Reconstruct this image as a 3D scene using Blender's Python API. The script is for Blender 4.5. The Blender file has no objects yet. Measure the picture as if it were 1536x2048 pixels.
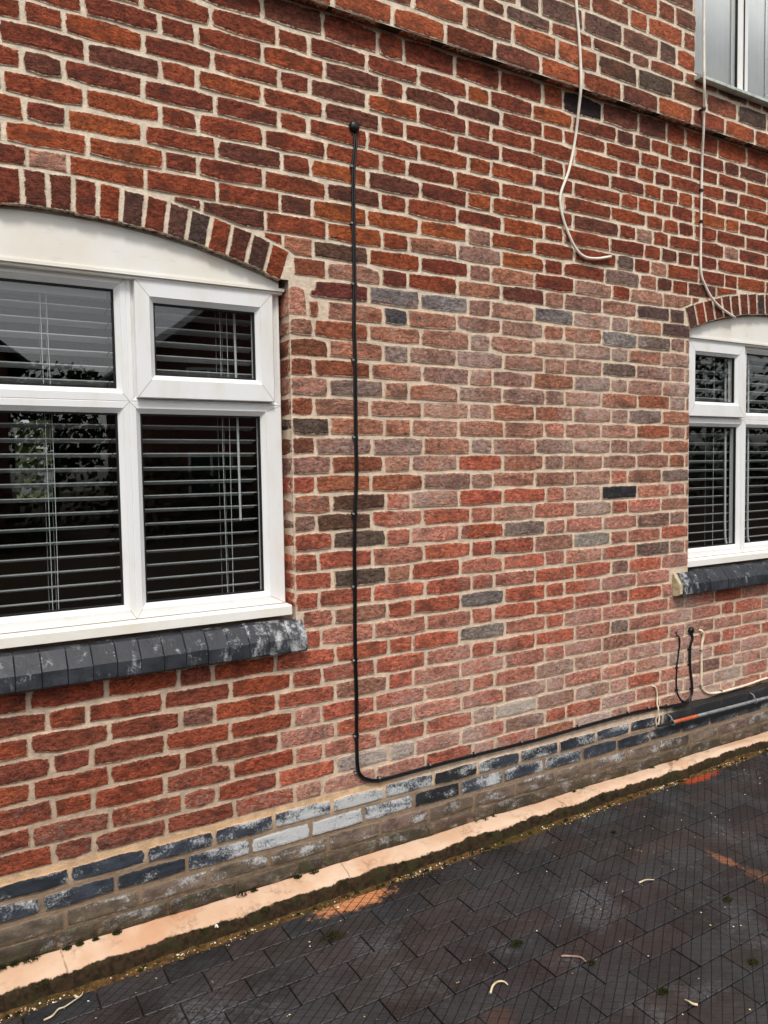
import bpy, math, random
from mathutils import Matrix, Vector, noise as mnoise
rnd = random.Random(11)
sc = bpy.context.scene
col = sc.collection
R = math.radians

# ------------------------------------------------------------------ camera
F_PX, YAW, PIT, ROLL = 1538.0, 0.53369, 0.05563, -0.01561
CAM = Vector((-1.29407, -2.69948, -1.63267))
fw = Vector((math.sin(YAW)*math.cos(PIT), math.cos(YAW)*math.cos(PIT), -math.sin(PIT)))
rt = Vector((math.cos(YAW), -math.sin(YAW), 0)); up = rt.cross(fw)
r2 = rt*math.cos(ROLL)+up*math.sin(ROLL); u2 = -rt*math.sin(ROLL)+up*math.cos(ROLL)
cd = bpy.data.cameras.new('camera'); cam = bpy.data.objects.new('camera', cd); col.objects.link(cam)
cd.sensor_fit = 'HORIZONTAL'; cd.sensor_width = 36.0; cd.lens = 36.0*F_PX/1536.0
cd.clip_start = 0.05; cd.clip_end = 2000
m = Matrix.Identity(4)
for i in range(3):
    m[i][0] = r2[i]; m[i][1] = u2[i]; m[i][2] = -fw[i]; m[i][3] = CAM[i]
cam.matrix_world = m
sc.camera = cam
def proj(p):
    d = Vector(p)-CAM; z = d.dot(fw)
    if z < .05: return None
    return 768+F_PX*d.dot(r2)/z, 1024-F_PX*d.dot(u2)/z

# ------------------------------------------------------------------ sky, sun, exposure
SUN_EL, SUN_AZ = R(57), R(200)      # azimuth measured clockwise from +y
w = bpy.data.worlds.new('World'); sc.world = w; w.use_nodes = True
nt = w.node_tree; nt.nodes.clear()
sky = nt.nodes.new('ShaderNodeTexSky'); sky.sky_type = 'NISHITA'; sky.sun_disc = False
sky.sun_elevation = SUN_EL; sky.sun_rotation = SUN_AZ; sky.air_density = 1.0; sky.dust_density = 3.0; sky.ozone_density = 1.0
hs = nt.nodes.new('ShaderNodeHueSaturation'); hs.inputs['Saturation'].default_value = 0.22
bg = nt.nodes.new('ShaderNodeBackground'); bg.inputs['Strength'].default_value = 0.11
wo = nt.nodes.new('ShaderNodeOutputWorld')
nt.links.new(sky.outputs[0], hs.inputs['Color']); nt.links.new(hs.outputs[0], bg.inputs['Color']); nt.links.new(bg.outputs[0], wo.inputs['Surface'])
sd = bpy.data.lights.new('sun', 'SUN'); sd.energy = 1.5; sd.angle = R(12); sd.color = (1.0, .965, .91)
sun = bpy.data.objects.new('sun', sd); col.objects.link(sun)
sdir = Vector((math.sin(SUN_AZ)*math.cos(SUN_EL), math.cos(SUN_AZ)*math.cos(SUN_EL), math.sin(SUN_EL)))
sun.location = sdir*30; sun.rotation_euler = sdir.to_track_quat('Z', 'Y').to_euler()
sc.view_settings.view_transform = 'Standard'; sc.view_settings.look = 'None'
sc.view_settings.exposure = 0.50; sc.view_settings.gamma = 1.0; sc.view_settings.use_curve_mapping = False

# ------------------------------------------------------------------ helpers
def lin(r, g, b, k=.85):
    f = lambda c: (c/255/12.92 if c/255 <= .04045 else ((c/255+.055)/1.055)**2.4)
    return (f(r)*k, f(g)*k, f(b)*k, 1.0)

class MT:
    """small node-tree builder"""
    def __init__(s, name, rough=.8, spec=.3):
        s.m = bpy.data.materials.new(name); s.m.use_nodes = True; s.t = s.m.node_tree
        s.b = s.t.nodes['Principled BSDF']; s.b.inputs['Roughness'].default_value = rough
        s.b.inputs['Specular IOR Level'].default_value = spec
    def n(s, t, **kw):
        o = s.t.nodes.new('ShaderNode'+t)
        for k, v in kw.items(): setattr(o, k, v)
        return o
    def put(s, sock, v):
        if hasattr(v, 'default_value') or hasattr(v, 'is_linked'): s.t.links.new(v, sock)
        else: sock.default_value = v
    def math(s, op, a, b=0., c=None, clamp=False):
        o = s.n('Math', operation=op, use_clamp=clamp); s.put(o.inputs[0], a); s.put(o.inputs[1], b)
        if c is not None: s.put(o.inputs[2], c)
        return o.outputs[0]
    def pos(s): return s.n('NewGeometry').outputs['Position']
    def xyz(s, v):
        o = s.n('SeparateXYZ'); s.put(o.inputs[0], v); return o.outputs
    def scale(s, v, sx, sy, sz):
        o = s.n('VectorMath', operation='MULTIPLY'); s.put(o.inputs[0], v); o.inputs[1].default_value = (sx, sy, sz); return o.outputs[0]
    def noise(s, v, sc_, det=3., rough=.55, dist=0., col_=False):
        o = s.n('TexNoise'); s.put(o.inputs['Vector'], v); o.inputs['Scale'].default_value = sc_
        o.inputs['Detail'].default_value = det; o.inputs['Roughness'].default_value = rough; o.inputs['Distortion'].default_value = dist
        return o.outputs['Color' if col_ else 'Fac']
    def ramp(s, v, lo, hi, a=0., b=1.):
        o = s.n('MapRange', interpolation_type='SMOOTHSTEP'); s.put(o.inputs[0], v)
        o.inputs[1].default_value = lo; o.inputs[2].default_value = hi; o.inputs[3].default_value = a; o.inputs[4].default_value = b
        return o.outputs[0]
    def mix(s, f, a, b, mode='MIX'):
        o = s.n('Mix', data_type='RGBA', blend_type=mode); s.put(o.inputs[0], f); s.put(o.inputs[6], a); s.put(o.inputs[7], b); return o.outputs[2]
    def attr(s, name):
        return s.n('Attribute', attribute_name=name).outputs
    def bump(s, h, dist, strength=1.0, prev=None):
        o = s.n('Bump'); o.inputs['Strength'].default_value = strength; o.inputs['Distance'].default_value = dist
        s.put(o.inputs['Height'], h)
        if prev is not None: s.put(o.inputs['Normal'], prev)
        return o.outputs[0]
    def done(s, color=None, rough=None, normal=None):
        if color is not None: s.put(s.b.inputs['Base Color'], color)
        if rough is not None: s.put(s.b.inputs['Roughness'], rough)
        if normal is not None: s.put(s.b.inputs['Normal'], normal)
        return s.m

def mesh(name, v, f, mat, smooth=False):
    me = bpy.data.meshes.new(name); me.from_pydata(v, [], f)
    if mat: me.materials.append(mat)
    if smooth: me.polygons.foreach_set('use_smooth', [True]*len(me.polygons))
    me.update(); return me
def obj(name, me, parent=None):
    o = bpy.data.objects.new(name, me); col.objects.link(o)
    if parent: o.parent = parent
    return o
def empty(name, loc=(0, 0, 0), parent=None):
    o = bpy.data.objects.new(name, None); o.location = loc; o.empty_display_size = .1; col.objects.link(o)
    if parent: o.parent = parent
    return o
def tag(o, label=None, cat=None, group=None, kind=None):
    if label: o['label'] = label
    if cat: o['category'] = cat
    if group: o['group'] = group
    if kind: o['kind'] = kind
    return o
class MB:
    def __init__(s): s.v = []; s.f = []
    def box(s, x0, x1, y0, y1, z0, z1):
        n = len(s.v)
        s.v += [(x, y, z) for z in (z0, z1) for y in (y0, y1) for x in (x0, x1)]
        s.f += [tuple(n+i for i in q) for q in ((0, 2, 3, 1), (4, 5, 7, 6), (0, 1, 5, 4), (2, 6, 7, 3), (0, 4, 6, 2), (1, 3, 7, 5))]
        return s
    def add(s, v, f):
        n = len(s.v); s.v += list(v); s.f += [tuple(n+i for i in q) for q in f]; return s
    def build(s, name, mat, parent=None, smooth=False):
        return obj(name, mesh(name, s.v, s.f, mat, smooth), parent)
def catmull(pts, n=6):
    P = [Vector(p) for p in pts]; P = [P[0]*2-P[1]]+P+[P[-1]*2-P[-2]]; out = []
    for i in range(1, len(P)-2):
        a, b, c, d = P[i-1:i+3]
        for k in range(n):
            t = k/n
            out.append(.5*((2*b)+(c-a)*t+(2*a-5*b+4*c-d)*t*t+(3*b-a-3*c+d)*t**3))
    out.append(P[-2]); return out
def tube(pts, rad, seg=8, n=6, smooth_path=True):
    P = catmull(pts, n) if smooth_path else [Vector(p) for p in pts]
    v, f = [], []; pn = None
    for i, p in enumerate(P):
        t = (P[min(i+1, len(P)-1)]-P[max(i-1, 0)]).normalized()
        a = Vector((0, 1, 0)) if abs(t.y) < .9 else Vector((1, 0, 0))
        if pn is not None: a = pn
        nrm = (a-t*a.dot(t)).normalized(); pn = nrm; b = t.cross(nrm)
        r = rad(i/(len(P)-1)) if callable(rad) else rad
        for k in range(seg):
            an = 2*math.pi*k/seg; v.append(tuple(p+nrm*math.cos(an)*r+b*math.sin(an)*r))
    for i in range(len(P)-1):
        for k in range(seg):
            f.append((i*seg+k, i*seg+(k+1) % seg, (i+1)*seg+(k+1) % seg, (i+1)*seg+k))
    f.append(tuple(range(seg))[::-1]); f.append(tuple((len(P)-1)*seg+k for k in range(seg)))
    return v, f

# ------------------------------------------------------------------ layout numbers (metres; wall face y = 0, z = 0 at the joint below the band)
S, CO = .24649, .075
def zg(x): return -3.305+.0135*x                # the drive falls slightly to the left
LEDGE = -3.215
OP = [(-.928, .828), (2.985, .80)]              # ground-floor openings: centre, half width
SILL_Z = -2.19
ARCH_A, ARCH_H, SPR, RING = .80, .138, -.922, .113
ARC_R = (ARCH_A**2+ARCH_H**2)/(2*ARCH_H)
def intr(xc, x):
    d = min(abs(x-xc), ARCH_A); return SPR+ARCH_H-ARC_R+math.sqrt(ARC_R**2-d*d)
EXT_A = ARCH_A*(ARC_R+RING)/ARC_R
def extr(xc, x):
    """outer line of the brick arch, down the skewback at its ends"""
    d = abs(x-xc); R_ = ARC_R+RING; ztop = SPR+ARCH_H-ARC_R
    if d <= EXT_A: return ztop+math.sqrt(R_*R_-d*d)
    if d <= EXT_A: return None
    return -9.
Y_UP = -.045                                    # upper storey stands a little proud
X0, X1 = -3.2, 5.3                              # built length of the wall
UP_TOP = 2.35
W3 = (2.158, 3.76, .338, 1.62)

# ------------------------------------------------------------------ materials
def brick_material():
    M = MT('brick', .88, .25); p = M.pos()
    oi = M.n('ObjectInfo'); ab = M.attr('bcol'); aw = M.attr('bwhite'); e = M.attr('edge')[2]
    base = M.mix(1., oi.outputs['Color'], ab[0], 'ADD')
    wh = M.math('ADD', oi.outputs['Alpha'], aw[2])
    ps = M.scale(p, 1, 1, 1.9)
    n1 = M.noise(ps, 11, 4, .6, .5); n2 = M.noise(ps, 42, 5, .65, .3); n3 = M.noise(p, 260, 3, .6)
    nn = M.noise(M.scale(p, 7.5, 7.5, 12), 1.3, 3, .55)
    # value variation inside each brick
    val = M.math('ADD', M.math('MULTIPLY', n1, .8), M.math('MULTIPLY', n2, .95))
    val = M.math('ADD', M.math('MULTIPLY', n3, .5), val)
    val = M.ramp(val, .86, 1.38, .42, 1.72)
    c = M.mix(1., base, M.n_comb(val), 'MULTIPLY')
    # kiln-burnt dark purple patches
    burnt = M.math('MULTIPLY', M.ramp(nn, .5, .64), M.ramp(n2, .38, .58))
    c = M.mix(M.math('MULTIPLY', burnt, .68), c, lin(64, 47, 43))
    # orange fired patches
    og = M.ramp(M.noise(ps, 7.3, 3, .6), .6, .75)
    c = M.mix(M.math('MULTIPLY', og, .34), c, lin(182, 92, 48))
    # pits
    vo = M.n('TexVoronoi'); M.put(vo.inputs['Vector'], M.scale(p, 1, 1, 2.2)); vo.inputs['Scale'].default_value = 80
    pit = M.math('MULTIPLY', M.ramp(vo.outputs['Distance'], .12, .26, 1., 0.), M.ramp(M.noise(p, 33, 2), .46, .58))
    # creases: drawn-out folds of hand-pressed clay
    cr = M.noise(M.scale(p, 1, 1, 2.6), 30, 3, .7, 1.6)
    fold = M.ramp(M.math('ABSOLUTE', M.math('SUBTRACT', cr, .5)), .0, .022, 1., 0.)
    fold = M.math('MULTIPLY', fold, M.ramp(n1, .44, .58))
    c = M.mix(M.math('MULTIPLY', M.math('MAXIMUM', pit, fold), .75), c, lin(38, 24, 22))
    # lime bloom / efflorescence
    x_, y_, z_ = M.xyz(p)
    hz = M.math('MULTIPLY', M.ramp(M.noise(M.scale(p, 1, 1, .6), 2.4, 4, .6), .36, .66), M.math('MULTIPLY', M.ramp(z_, -1.0, -.72, 1., 0.), M.ramp(x_, -.15, .35)))
    wh = M.math('ADD', wh, M.math('MULTIPLY', hz, .17))
    nb = M.noise(ps, 44, 6, .78, .6)
    bl = M.ramp(M.math('SUBTRACT', M.math('ADD', M.math('MULTIPLY', wh, 1.15), M.math('MULTIPLY', nb, 1.05)), .62), .08, .62)
    c = M.mix(M.math('MULTIPLY', bl, .88, clamp=True), c, lin(224, 206, 192))
    # mortar smeared over the arrises
    sm = M.math('ADD', e, M.math('MULTIPLY', M.math('SUBTRACT', M.noise(p, 55, 5, .7), .5), 2.1))
    smear = M.ramp(sm, .0, .34, 1., 0.)
    c = M.mix(M.math('MULTIPLY', smear, .85), c, MORTAR_COL(M, p))
    h = M.math('ADD', M.math('MULTIPLY', n2, .9), M.math('MULTIPLY', n3, .3))
    h = M.math('SUBTRACT', h, M.math('MULTIPLY', M.math('MAXIMUM', pit, fold), .8))
    return M.done(c, None, M.bump(h, .006, 1.))
def n_comb(s, v):
    o = s.n('CombineColor'); [s.put(o.inputs[i], v) for i in range(3)]; return o.outputs[0]
MT.n_comb = n_comb
def MORTAR_COL(M, p):
    x, y, z = M.xyz(p)
    zz = M.math('ADD', z, M.math('MULTIPLY', M.math('SUBTRACT', M.noise(p, 2.2, 3), .5), 1.1))
    c = M.mix(M.ramp(zz, -1.25, -.55), lin(242, 218, 192), lin(252, 233, 208))
    c = M.mix(M.ramp(zz, -2.9, -1.7, 1., 0.), c, lin(238, 211, 185))
    # grime low on the left under the sill and at the foot of the wall
    low = M.math('MULTIPLY', M.ramp(zz, -2.75, -2.1, 1., 0.), M.ramp(x, -.9, .6, 1., 0.))
    c = M.mix(M.math('MULTIPLY', low, .7), c, lin(196, 168, 142))
    ft = M.ramp(M.math('ADD', z, M.math('MULTIPLY', M.math('SUBTRACT', M.noise(p, 9, 3), .5), .05)), -3.02, -2.97, 1., 0.)
    c = M.mix(M.math('MULTIPLY', ft, .9), c, lin(150, 128, 106))
    # fresh peach pointing above the blue plinth courses
    pe = M.math('MULTIPLY', M.ramp(z, -2.965, -2.955), M.ramp(z, -2.93, -2.915, 1., 0.))
    pe = M.math('MULTIPLY', pe, M.ramp(x, .2, .5, 1., 0.))
    c = M.mix(pe, c, lin(240, 200, 158))
    d = M.noise(p, 24, 5, .65)
    c = M.mix(1., c, M.n_comb(M.ramp(d, .3, .7, .78, 1.14)), 'MULTIPLY')
    return c
def black_paint(M, p, c):
    """bituminous paint brushed over the plinth at the right-hand end"""
    x, y, z = M.xyz(p)
    n = M.math('MULTIPLY', M.math('SUBTRACT', M.noise(p, 14, 4, .6), .5), .09)
    a = M.ramp(M.math('ADD', x, M.math('MULTIPLY', n, 4.)), 1.93, 2.12)
    b = M.math('MULTIPLY', M.ramp(M.math('ADD', z, n), -3.07, -3.035), M.ramp(M.math('ADD', z, M.math('MULTIPLY', n, .3)), -2.9, -2.892, 1., 0.))
    return M.mix(M.math('MULTIPLY', M.math('MULTIPLY', a, b), .94), c, lin(40, 42, 44))
def foot_dirt(M, p, c):
    """damp dirt and algae in the lowest courses"""
    x, y, z = M.xyz(p)
    n = M.noise(M.scale(p, 1, 1, 1.8), 13, 5, .68)
    a = M.ramp(M.math('ADD', z, M.math('MULTIPLY', M.math('SUBTRACT', n, .5), .22)), -3.2, -3.10, 1., 0.)
    a = M.math('MULTIPLY', a, M.ramp(n, .34, .52))
    g = M.mix(M.ramp(M.noise(p, 21, 3), .45, .6), lin(58, 46, 34), lin(58, 62, 34))
    return M.mix(M.math('MULTIPLY', a, .85), c, g)

MAT_BRICK = brick_material()
def mortar_material():
    M = MT('mortar', .95, .15); p = M.pos()
    c = black_paint(M, p, foot_dirt(M, p, MORTAR_COL(M, p)))
    h = M.math('ADD', M.noise(p, 60, 5, .7), M.math('MULTIPLY', M.noise(p, 330, 2), .35))
    return M.done(c, None, M.bump(h, .006, .8))
MAT_MORTAR = mortar_material()
def plinth_material():
    M = MT('plinth_brick', .62, .4); p = M.pos(); e = M.attr('edge')[2]
    oi = M.n('ObjectInfo'); ab = M.attr('bcol'); aw = M.attr('bwhite')
    base = M.mix(1., oi.outputs['Color'], ab[0], 'ADD'); wh = M.math('ADD', oi.outputs['Alpha'], aw[2])
    ps = M.scale(p, 1, 1, 2.)
    n1 = M.noise(ps, 14, 5, .6); n2 = M.noise(p, 130, 4, .75)
    c = M.mix(1., base, M.n_comb(M.ramp(n1, .25, .75, .5, 1.5)), 'MULTIPLY')
    big = M.noise(ps, 7.5, 3, .55)
    bl = M.math('ADD', M.math('MULTIPLY', wh, 1.05), M.math('MULTIPLY', M.math('SUBTRACT', big, .5), 3.0))
    bl = M.math('ADD', bl, M.math('MULTIPLY', M.math('SUBTRACT', n2, .5), 2.0))
    bl = M.ramp(bl, .25, .95)
    c = M.mix(M.math('MULTIPLY', bl, .88), c, lin(222, 224, 224))
    sm = M.math('ADD', e, M.math('MULTIPLY', M.math('SUBTRACT', M.noise(p, 48, 5, .7), .5), 1.9))
    c = M.mix(M.math('MULTIPLY', M.ramp(sm, .0, .3, 1., 0.), .85), c, MORTAR_COL(M, p))
    c = black_paint(M, p, foot_dirt(M, p, c))
    h = M.math('ADD', M.noise(p, 70, 4, .65), M.math('MULTIPLY', n2, .4))
    return M.done(c, None, M.bump(h, .004, .7))
MAT_PLINTH = plinth_material()
def upvc_material():
    M = MT('white_upvc', .32, .5); p = M.pos()
    d = M.noise(M.scale(p, 1, 1, .35), 9, 4, .6)
    c = M.mix(M.ramp(d, .42, .78), lin(250, 250, 249, .93), lin(240, 236, 226, .92))
    g = M.ramp(M.noise(M.scale(p, 3, 3, .5), 22, 4, .7), .62, .8)
    c = M.mix(M.math('MULTIPLY', g, .12), c, lin(186, 176, 160))
    return M.done(c, M.ramp(d, .3, .7, .28, .42))
MAT_UPVC = upvc_material()
def cream_material():
    M = MT('cream_board', .45, .4); p = M.pos()
    d = M.noise(p, 4, 4, .6); g = M.ramp(M.noise(M.scale(p, 1, 1, 3), 15, 5, .7), .55, .8)
    c = M.mix(M.ramp(d, .35, .7), lin(252, 249, 242, .96), lin(246, 239, 224, .95))
    return M.done(M.mix(M.math('MULTIPLY', g, .25), c, lin(182, 172, 156)))
MAT_CREAM = cream_material()
def plain(name, c, rough=.5, spec=.4, var=.25, sc_=30, bump=0.):
    M = MT(name, rough, spec); p = M.pos()
    n = M.noise(p, sc_, 4, .6)
    cc = M.mix(1., c, M.n_comb(M.ramp(n, .25, .75, 1-var, 1+var)), 'MULTIPLY')
    return M.done(cc, None, M.bump(n, bump, .7) if bump else None)
MAT_GASKET = plain('black_gasket', lin(22, 22, 24), .6)
MAT_BLACKCAB = plain('black_cable', lin(16, 16, 17), .38, .5, .2, 90)
MAT_WHITECAB = plain('white_cable', lin(248, 240, 224, .95), .5, .4, .12, 20)
MAT_CREAMCAB = plain('cream_cable', lin(240, 222, 194, .95), .5, .4, .15, 20)
MAT_SLAT = plain('blind_slat', lin(200, 204, 205, .72), .4, .5, .04, 8)
MAT_CORD = plain('blind_cord', lin(210, 214, 214), .8, .2, .05)
MAT_PIPEG = plain('grey_pipe', lin(140, 142, 146), .45, .5, .35, 40, .001)
MAT_PIPEO = plain('orange_pipe', lin(206, 104, 66), .5, .4, .3, 45, .001)
MAT_STEEL = plain('steel', lin(150, 150, 150), .4, .5, .3, 60)
MAT_ROOM = plain('room_paint', lin(58, 58, 58), .9, .2, .08, 3)
MAT_CURTAIN = plain('white_curtain', lin(252, 253, 252, .96), .9, .2, .05, 6)
def glass_material(name, tint=(.985, .995, .99, 1), r0=.065):
    m_ = bpy.data.materials.new(name); m_.use_nodes = True; t = m_.node_tree; t.nodes.clear()
    o = t.nodes.new('ShaderNodeOutputMaterial'); mx = t.nodes.new('ShaderNodeMixShader'); tr = t.nodes.new('ShaderNodeBsdfTransparent')
    gl = t.nodes.new('ShaderNodeBsdfGlossy'); lw = t.nodes.new('ShaderNodeLayerWeight'); lw.inputs['Blend'].default_value = .5
    pw = t.nodes.new('ShaderNodeMath'); pw.operation = 'POWER'; pw.inputs[1].default_value = 5.; t.links.new(lw.outputs['Facing'], pw.inputs[0])
    fr = t.nodes.new('ShaderNodeMath'); fr.operation = 'MULTIPLY_ADD'; fr.inputs[1].default_value = 1-r0; fr.inputs[2].default_value = r0; t.links.new(pw.outputs[0], fr.inputs[0])
    tr.inputs[0].default_value = tint; gl.inputs['Roughness'].default_value = .0; gl.inputs[0].default_value = (1, 1, 1, 1)
    # slight ripple of the sealed unit
    nz = t.nodes.new('ShaderNodeTexNoise'); nz.inputs['Scale'].default_value = 2.2; nz.inputs['Detail'].default_value = 1
    ge = t.nodes.new('ShaderNodeNewGeometry'); t.links.new(ge.outputs['Position'], nz.inputs['Vector'])
    bp = t.nodes.new('ShaderNodeBump'); bp.inputs['Strength'].default_value = .12; bp.inputs['Distance'].default_value = .01
    t.links.new(nz.outputs[0], bp.inputs['Height']); t.links.new(bp.outputs[0], gl.inputs['Normal'])
    t.links.new(fr.outputs[0], mx.inputs[0]); t.links.new(tr.outputs[0], mx.inputs[1]); t.links.new(gl.outputs[0], mx.inputs[2]); t.links.new(mx.outputs[0], o.inputs[0])
    return m_
MAT_GLASS = glass_material('window_glass')

# ------------------------------------------------------------------ brick colours
def pick(tab):
    t = rnd.random()*sum(q[0] for q in tab)
    for q in tab:
        t -= q[0]
        if t <= 0: break
    j = rnd.uniform(.9, 1.1)
    c3 = lin(*q[1])[:3]
    sat = min(1., (c3[0]/max(c3[2], 1e-4)-1)/4.)     # red clays run warm, greys stay grey
    return tuple(c*(1.08+k*sat)*j*rnd.uniform(.975, 1.025) for c, k in zip(c3, (.05, .07, -.04)))
TOP = [(5, (142, 69, 47)), (4, (128, 62, 46)), (2.4, (154, 76, 47)), (1.6, (112, 63, 52)), (.6, (166, 86, 50)), (.03, (96, 72, 66))]
MID = [(3.4, (168, 118, 100)), (3, (156, 112, 98)), (2.8, (176, 114, 92)), (.8, (140, 114, 104)), (2, (186, 130, 110)), (.45, (116, 92, 82)), (2, (166, 96, 72))]
LOW = [(4, (186, 101, 80)), (3, (174, 93, 75)), (3, (186, 118, 101)), (1.8, (198, 128, 110)), (.5, (146, 108, 96)), (.06, (124, 108, 100))]
LEFT = [(4, (148, 73, 54)), (3, (134, 70, 55)), (2, (160, 79, 55)), (.5, (134, 88, 76))]
DARK = [(2, (104, 74, 60)), (3, (126, 76, 58)), (.7, (98, 80, 70)), (3, (144, 82, 62))]
UPR = [(3, (138, 94, 80)), (3, (150, 90, 70)), (1.2, (116, 86, 76)), (3, (172, 94, 66))]
SPOTS = [(1.416, .045, (52, 38, 40), 0), (1.748, -1.757, (58, 56, 58), .0), (1.53, -1.984, (152, 142, 128), .15),
         (.806, -1.908, (176, 80, 44), .22), (.429, -.941, (128, 118, 116), .22), (.617, -.933, (126, 118, 118), .25), (2.0, -.9, (110, 84, 78), .0),
         (.83, -2.22, (120, 108, 104), .1), (1.0, -2.77, (196, 176, 160), .45), (.25, -2.83, (150, 128, 120), .4), (.42, -2.8, (178, 158, 150), .5),
         (1.30, -.95, (104, 96, 96), .2), (1.56, -1.02, (96, 94, 98), .2), (.35, -1.02, (88, 82, 84), .1), (.02, -.93, (118, 62, 52), 0)]
def smooth(a, b, x):
    t = min(1, max(0, (x-a)/(b-a))); return t*t*(3-2*t)
def brick_colour(x, z, upper=False):
    for sx, sz, c, w_ in SPOTS:
        if abs(x-sx) < .13 and abs(z-sz) < .04 and not upper:
            return lin(*c)[:3], w_
    if upper:
        dark = z < .36
        c = pick(DARK if dark and rnd.random() < .6 else UPR); return c, .05
    wt = smooth(-1.0, -.62, z+rnd.uniform(-.18, .18)-.10*smooth(.3, 1.6, x))
    if rnd.random() < wt:
        return pick(TOP), rnd.uniform(0, .05)
    if x < -.1 and z < -2.1:
        wl = smooth(-2.45, -2.85, z)*.22
        return pick(LEFT), rnd.uniform(0, .08)+wl*rnd.random()
    if x < .28 and z > -2.2 and rnd.random() < .4:
        return pick(DARK), rnd.uniform(.03, .14)
    lw = smooth(-1.55, -2.0, z+rnd.uniform(-.25, .25))
    if rnd.random() < lw:
        return pick(LOW if rnd.random() > .12 else MID), rnd.uniform(.05, .17)+.22*rnd.random()*smooth(-2.3, -2.8, z)+.12*smooth(1.2, 2., x)*rnd.random()
    return pick(MID), rnd.uniform(.1, .26)

# ------------------------------------------------------------------ brick meshes
def outline(W, H, nl, ns, jit, r):
    """closed outline, counter-clockwise seen from the front (x right, z up)"""
    hw, hh = W/2, H/2; P = []
    cor = [(-hw, -hh), (hw, -hh), (hw, hh), (-hw, hh)]
    for k in range(4):
        a, b = cor[k], cor[(k+1) % 4]; n = nl if k % 2 == 0 else ns
        for i in range(n+1):
            t = i/(n+1); x = a[0]+(b[0]-a[0])*t; z = a[1]+(b[1]-a[1])*t
            if i == 0:
                q_ = 1.7 if rnd.random() < .07 else 1.; x -= math.copysign(r, x)*rnd.uniform(.2, 1.)*q_; z -= math.copysign(r, z)*rnd.uniform(.2, 1.)*q_
            P.append((x+rnd.uniform(-jit, jit)*.8, z+rnd.uniform(-jit, jit)))
    return P
def brick_geo(P, depth=.012, front=-.004, bev=.0035, ins=.010):
    """P: outline in x,z.  Three rings (back, arris, inner) and a face; 'edge' runs 0 at the arris to 1 inside"""
    n = len(P); cx = sum(p[0] for p in P)/n; cz = sum(p[1] for p in P)/n
    hw = max(abs(p[0]-cx) for p in P); hh = max(abs(p[1]-cz) for p in P)
    v, e, f = [], [], []
    for x, z in P: v.append((x, depth, z)); e.append(1. if depth > .05 else 0.)
    for x, z in P:
        v.append((cx+(x-cx)*(1-bev*.35/hw), front+bev*.5, cz+(z-cz)*(1-bev*.35/hh))); e.append(0.)
    kx, kz = max(.35, 1-ins/hw), max(.35, 1-ins/hh)
    for x, z in P:
        v.append((cx+(x-cx)*kx, front+rnd.uniform(-.0008, .0008), cz+(z-cz)*kz)); e.append(1.)
    for i in range(n):
        j = (i+1) % n
        f += [(i, j, n+j, n+i), (n+i, n+j, 2*n+j, 2*n+i)]
    f.append(tuple(2*n+i for i in range(n)))
    return v, f, e
def geo_mesh(name, g, mat):
    me = mesh(name, g[0], g[1], mat)
    a = me.attributes.new('edge', 'FLOAT', 'POINT'); a.data.foreach_set('value', g[2]); return me
GAP = .0088
POOL = {}
def pool(kind, W, H, n, mat):
    k = (kind, round(W, 4))
    if k not in POOL:
        POOL[k] = [geo_mesh(kind, brick_geo(outline(W, H, 2 if W > .15 else 1, 1, .0031, .006)), mat) for _ in range(n)]
    return rnd.choice(POOL[k])

class Stuff:
    def __init__(s): s.v = []; s.f = []; s.e = []; s.c = []; s.w = []
    def add(s, g, loc, c, w_):
        n = len(s.v); s.v += [(x+loc[0], y+loc[1], z+loc[2]) for x, y, z in g[0]]
        s.f += [tuple(n+i for i in q) for q in g[1]]; s.e += g[2]; s.c += [(*c, 1.)]*len(g[0]); s.w += [w_]*len(g[0])
    def build(s, name, mat, parent):
        me = mesh(name, s.v, s.f, mat)
        a = me.attributes.new('edge', 'FLOAT', 'POINT'); a.data.foreach_set('value', s.e)
        a = me.attributes.new('bwhite', 'FLOAT', 'POINT'); a.data.foreach_set('value', s.w)
        a = me.attributes.new('bcol', 'FLOAT_COLOR', 'POINT'); a.data.foreach_set('color', [q for c in s.c for q in c])
        o = obj(name, me, parent); o.color = (0, 0, 0, 0); o['kind'] = 'stuff'; return o

house = empty('brick_house', (X0, 0, zg(X0)))
tag(house, 'old red brick house wall with pale pointing, arched windows and dark sills', 'house')
HI = house.matrix_basis.inverted() if False else None
def hp(o):
    """parent to the house, keeping world coordinates"""
    o.parent = house; o.matrix_parent_inverse = Matrix.Translation(house.location).inverted(); return o

# ---- every brick of the wall as a record first
recs = []      # dict(kind, x, z, W, H, outline or None, y, depth, colour, white)
def add_rect(x0, x1, z0, z1, kind, y=0., std=None, deep=False, upper=False):
    recs.append(dict(kind=kind, x0=x0, x1=x1, z0=z0, z1=z1, y=y, poly=None, std=std, deep=deep, upper=upper))
OVR = {-1: [1.543, 1.792, 1.998, 2.14], 0: [1.639, 1.761, 1.883, 2.023, 2.168], 1: [1.566, 1.806, 1.945, 2.199], 2: [1.652, 1.782, 1.91, 2.03, 2.275],
       3: [1.596, 1.835, 1.961, 2.087, 2.205], 4: [1.666, 1.79, 1.914, 2.039, 2.21], 5: [1.602, 1.85, 1.973, 2.096, 2.215], 6: [1.656, 1.776, 1.901, 2.021, 2.263],
       7: [1.593, 1.837, 1.959, 2.086, 2.205], 8: [1.64, 1.763, 1.883, 2.008, 2.253], 9: [1.56, 1.802, 1.931, 2.049, 2.171], 10: [1.61, 1.736, 1.979, 2.2]}
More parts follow.
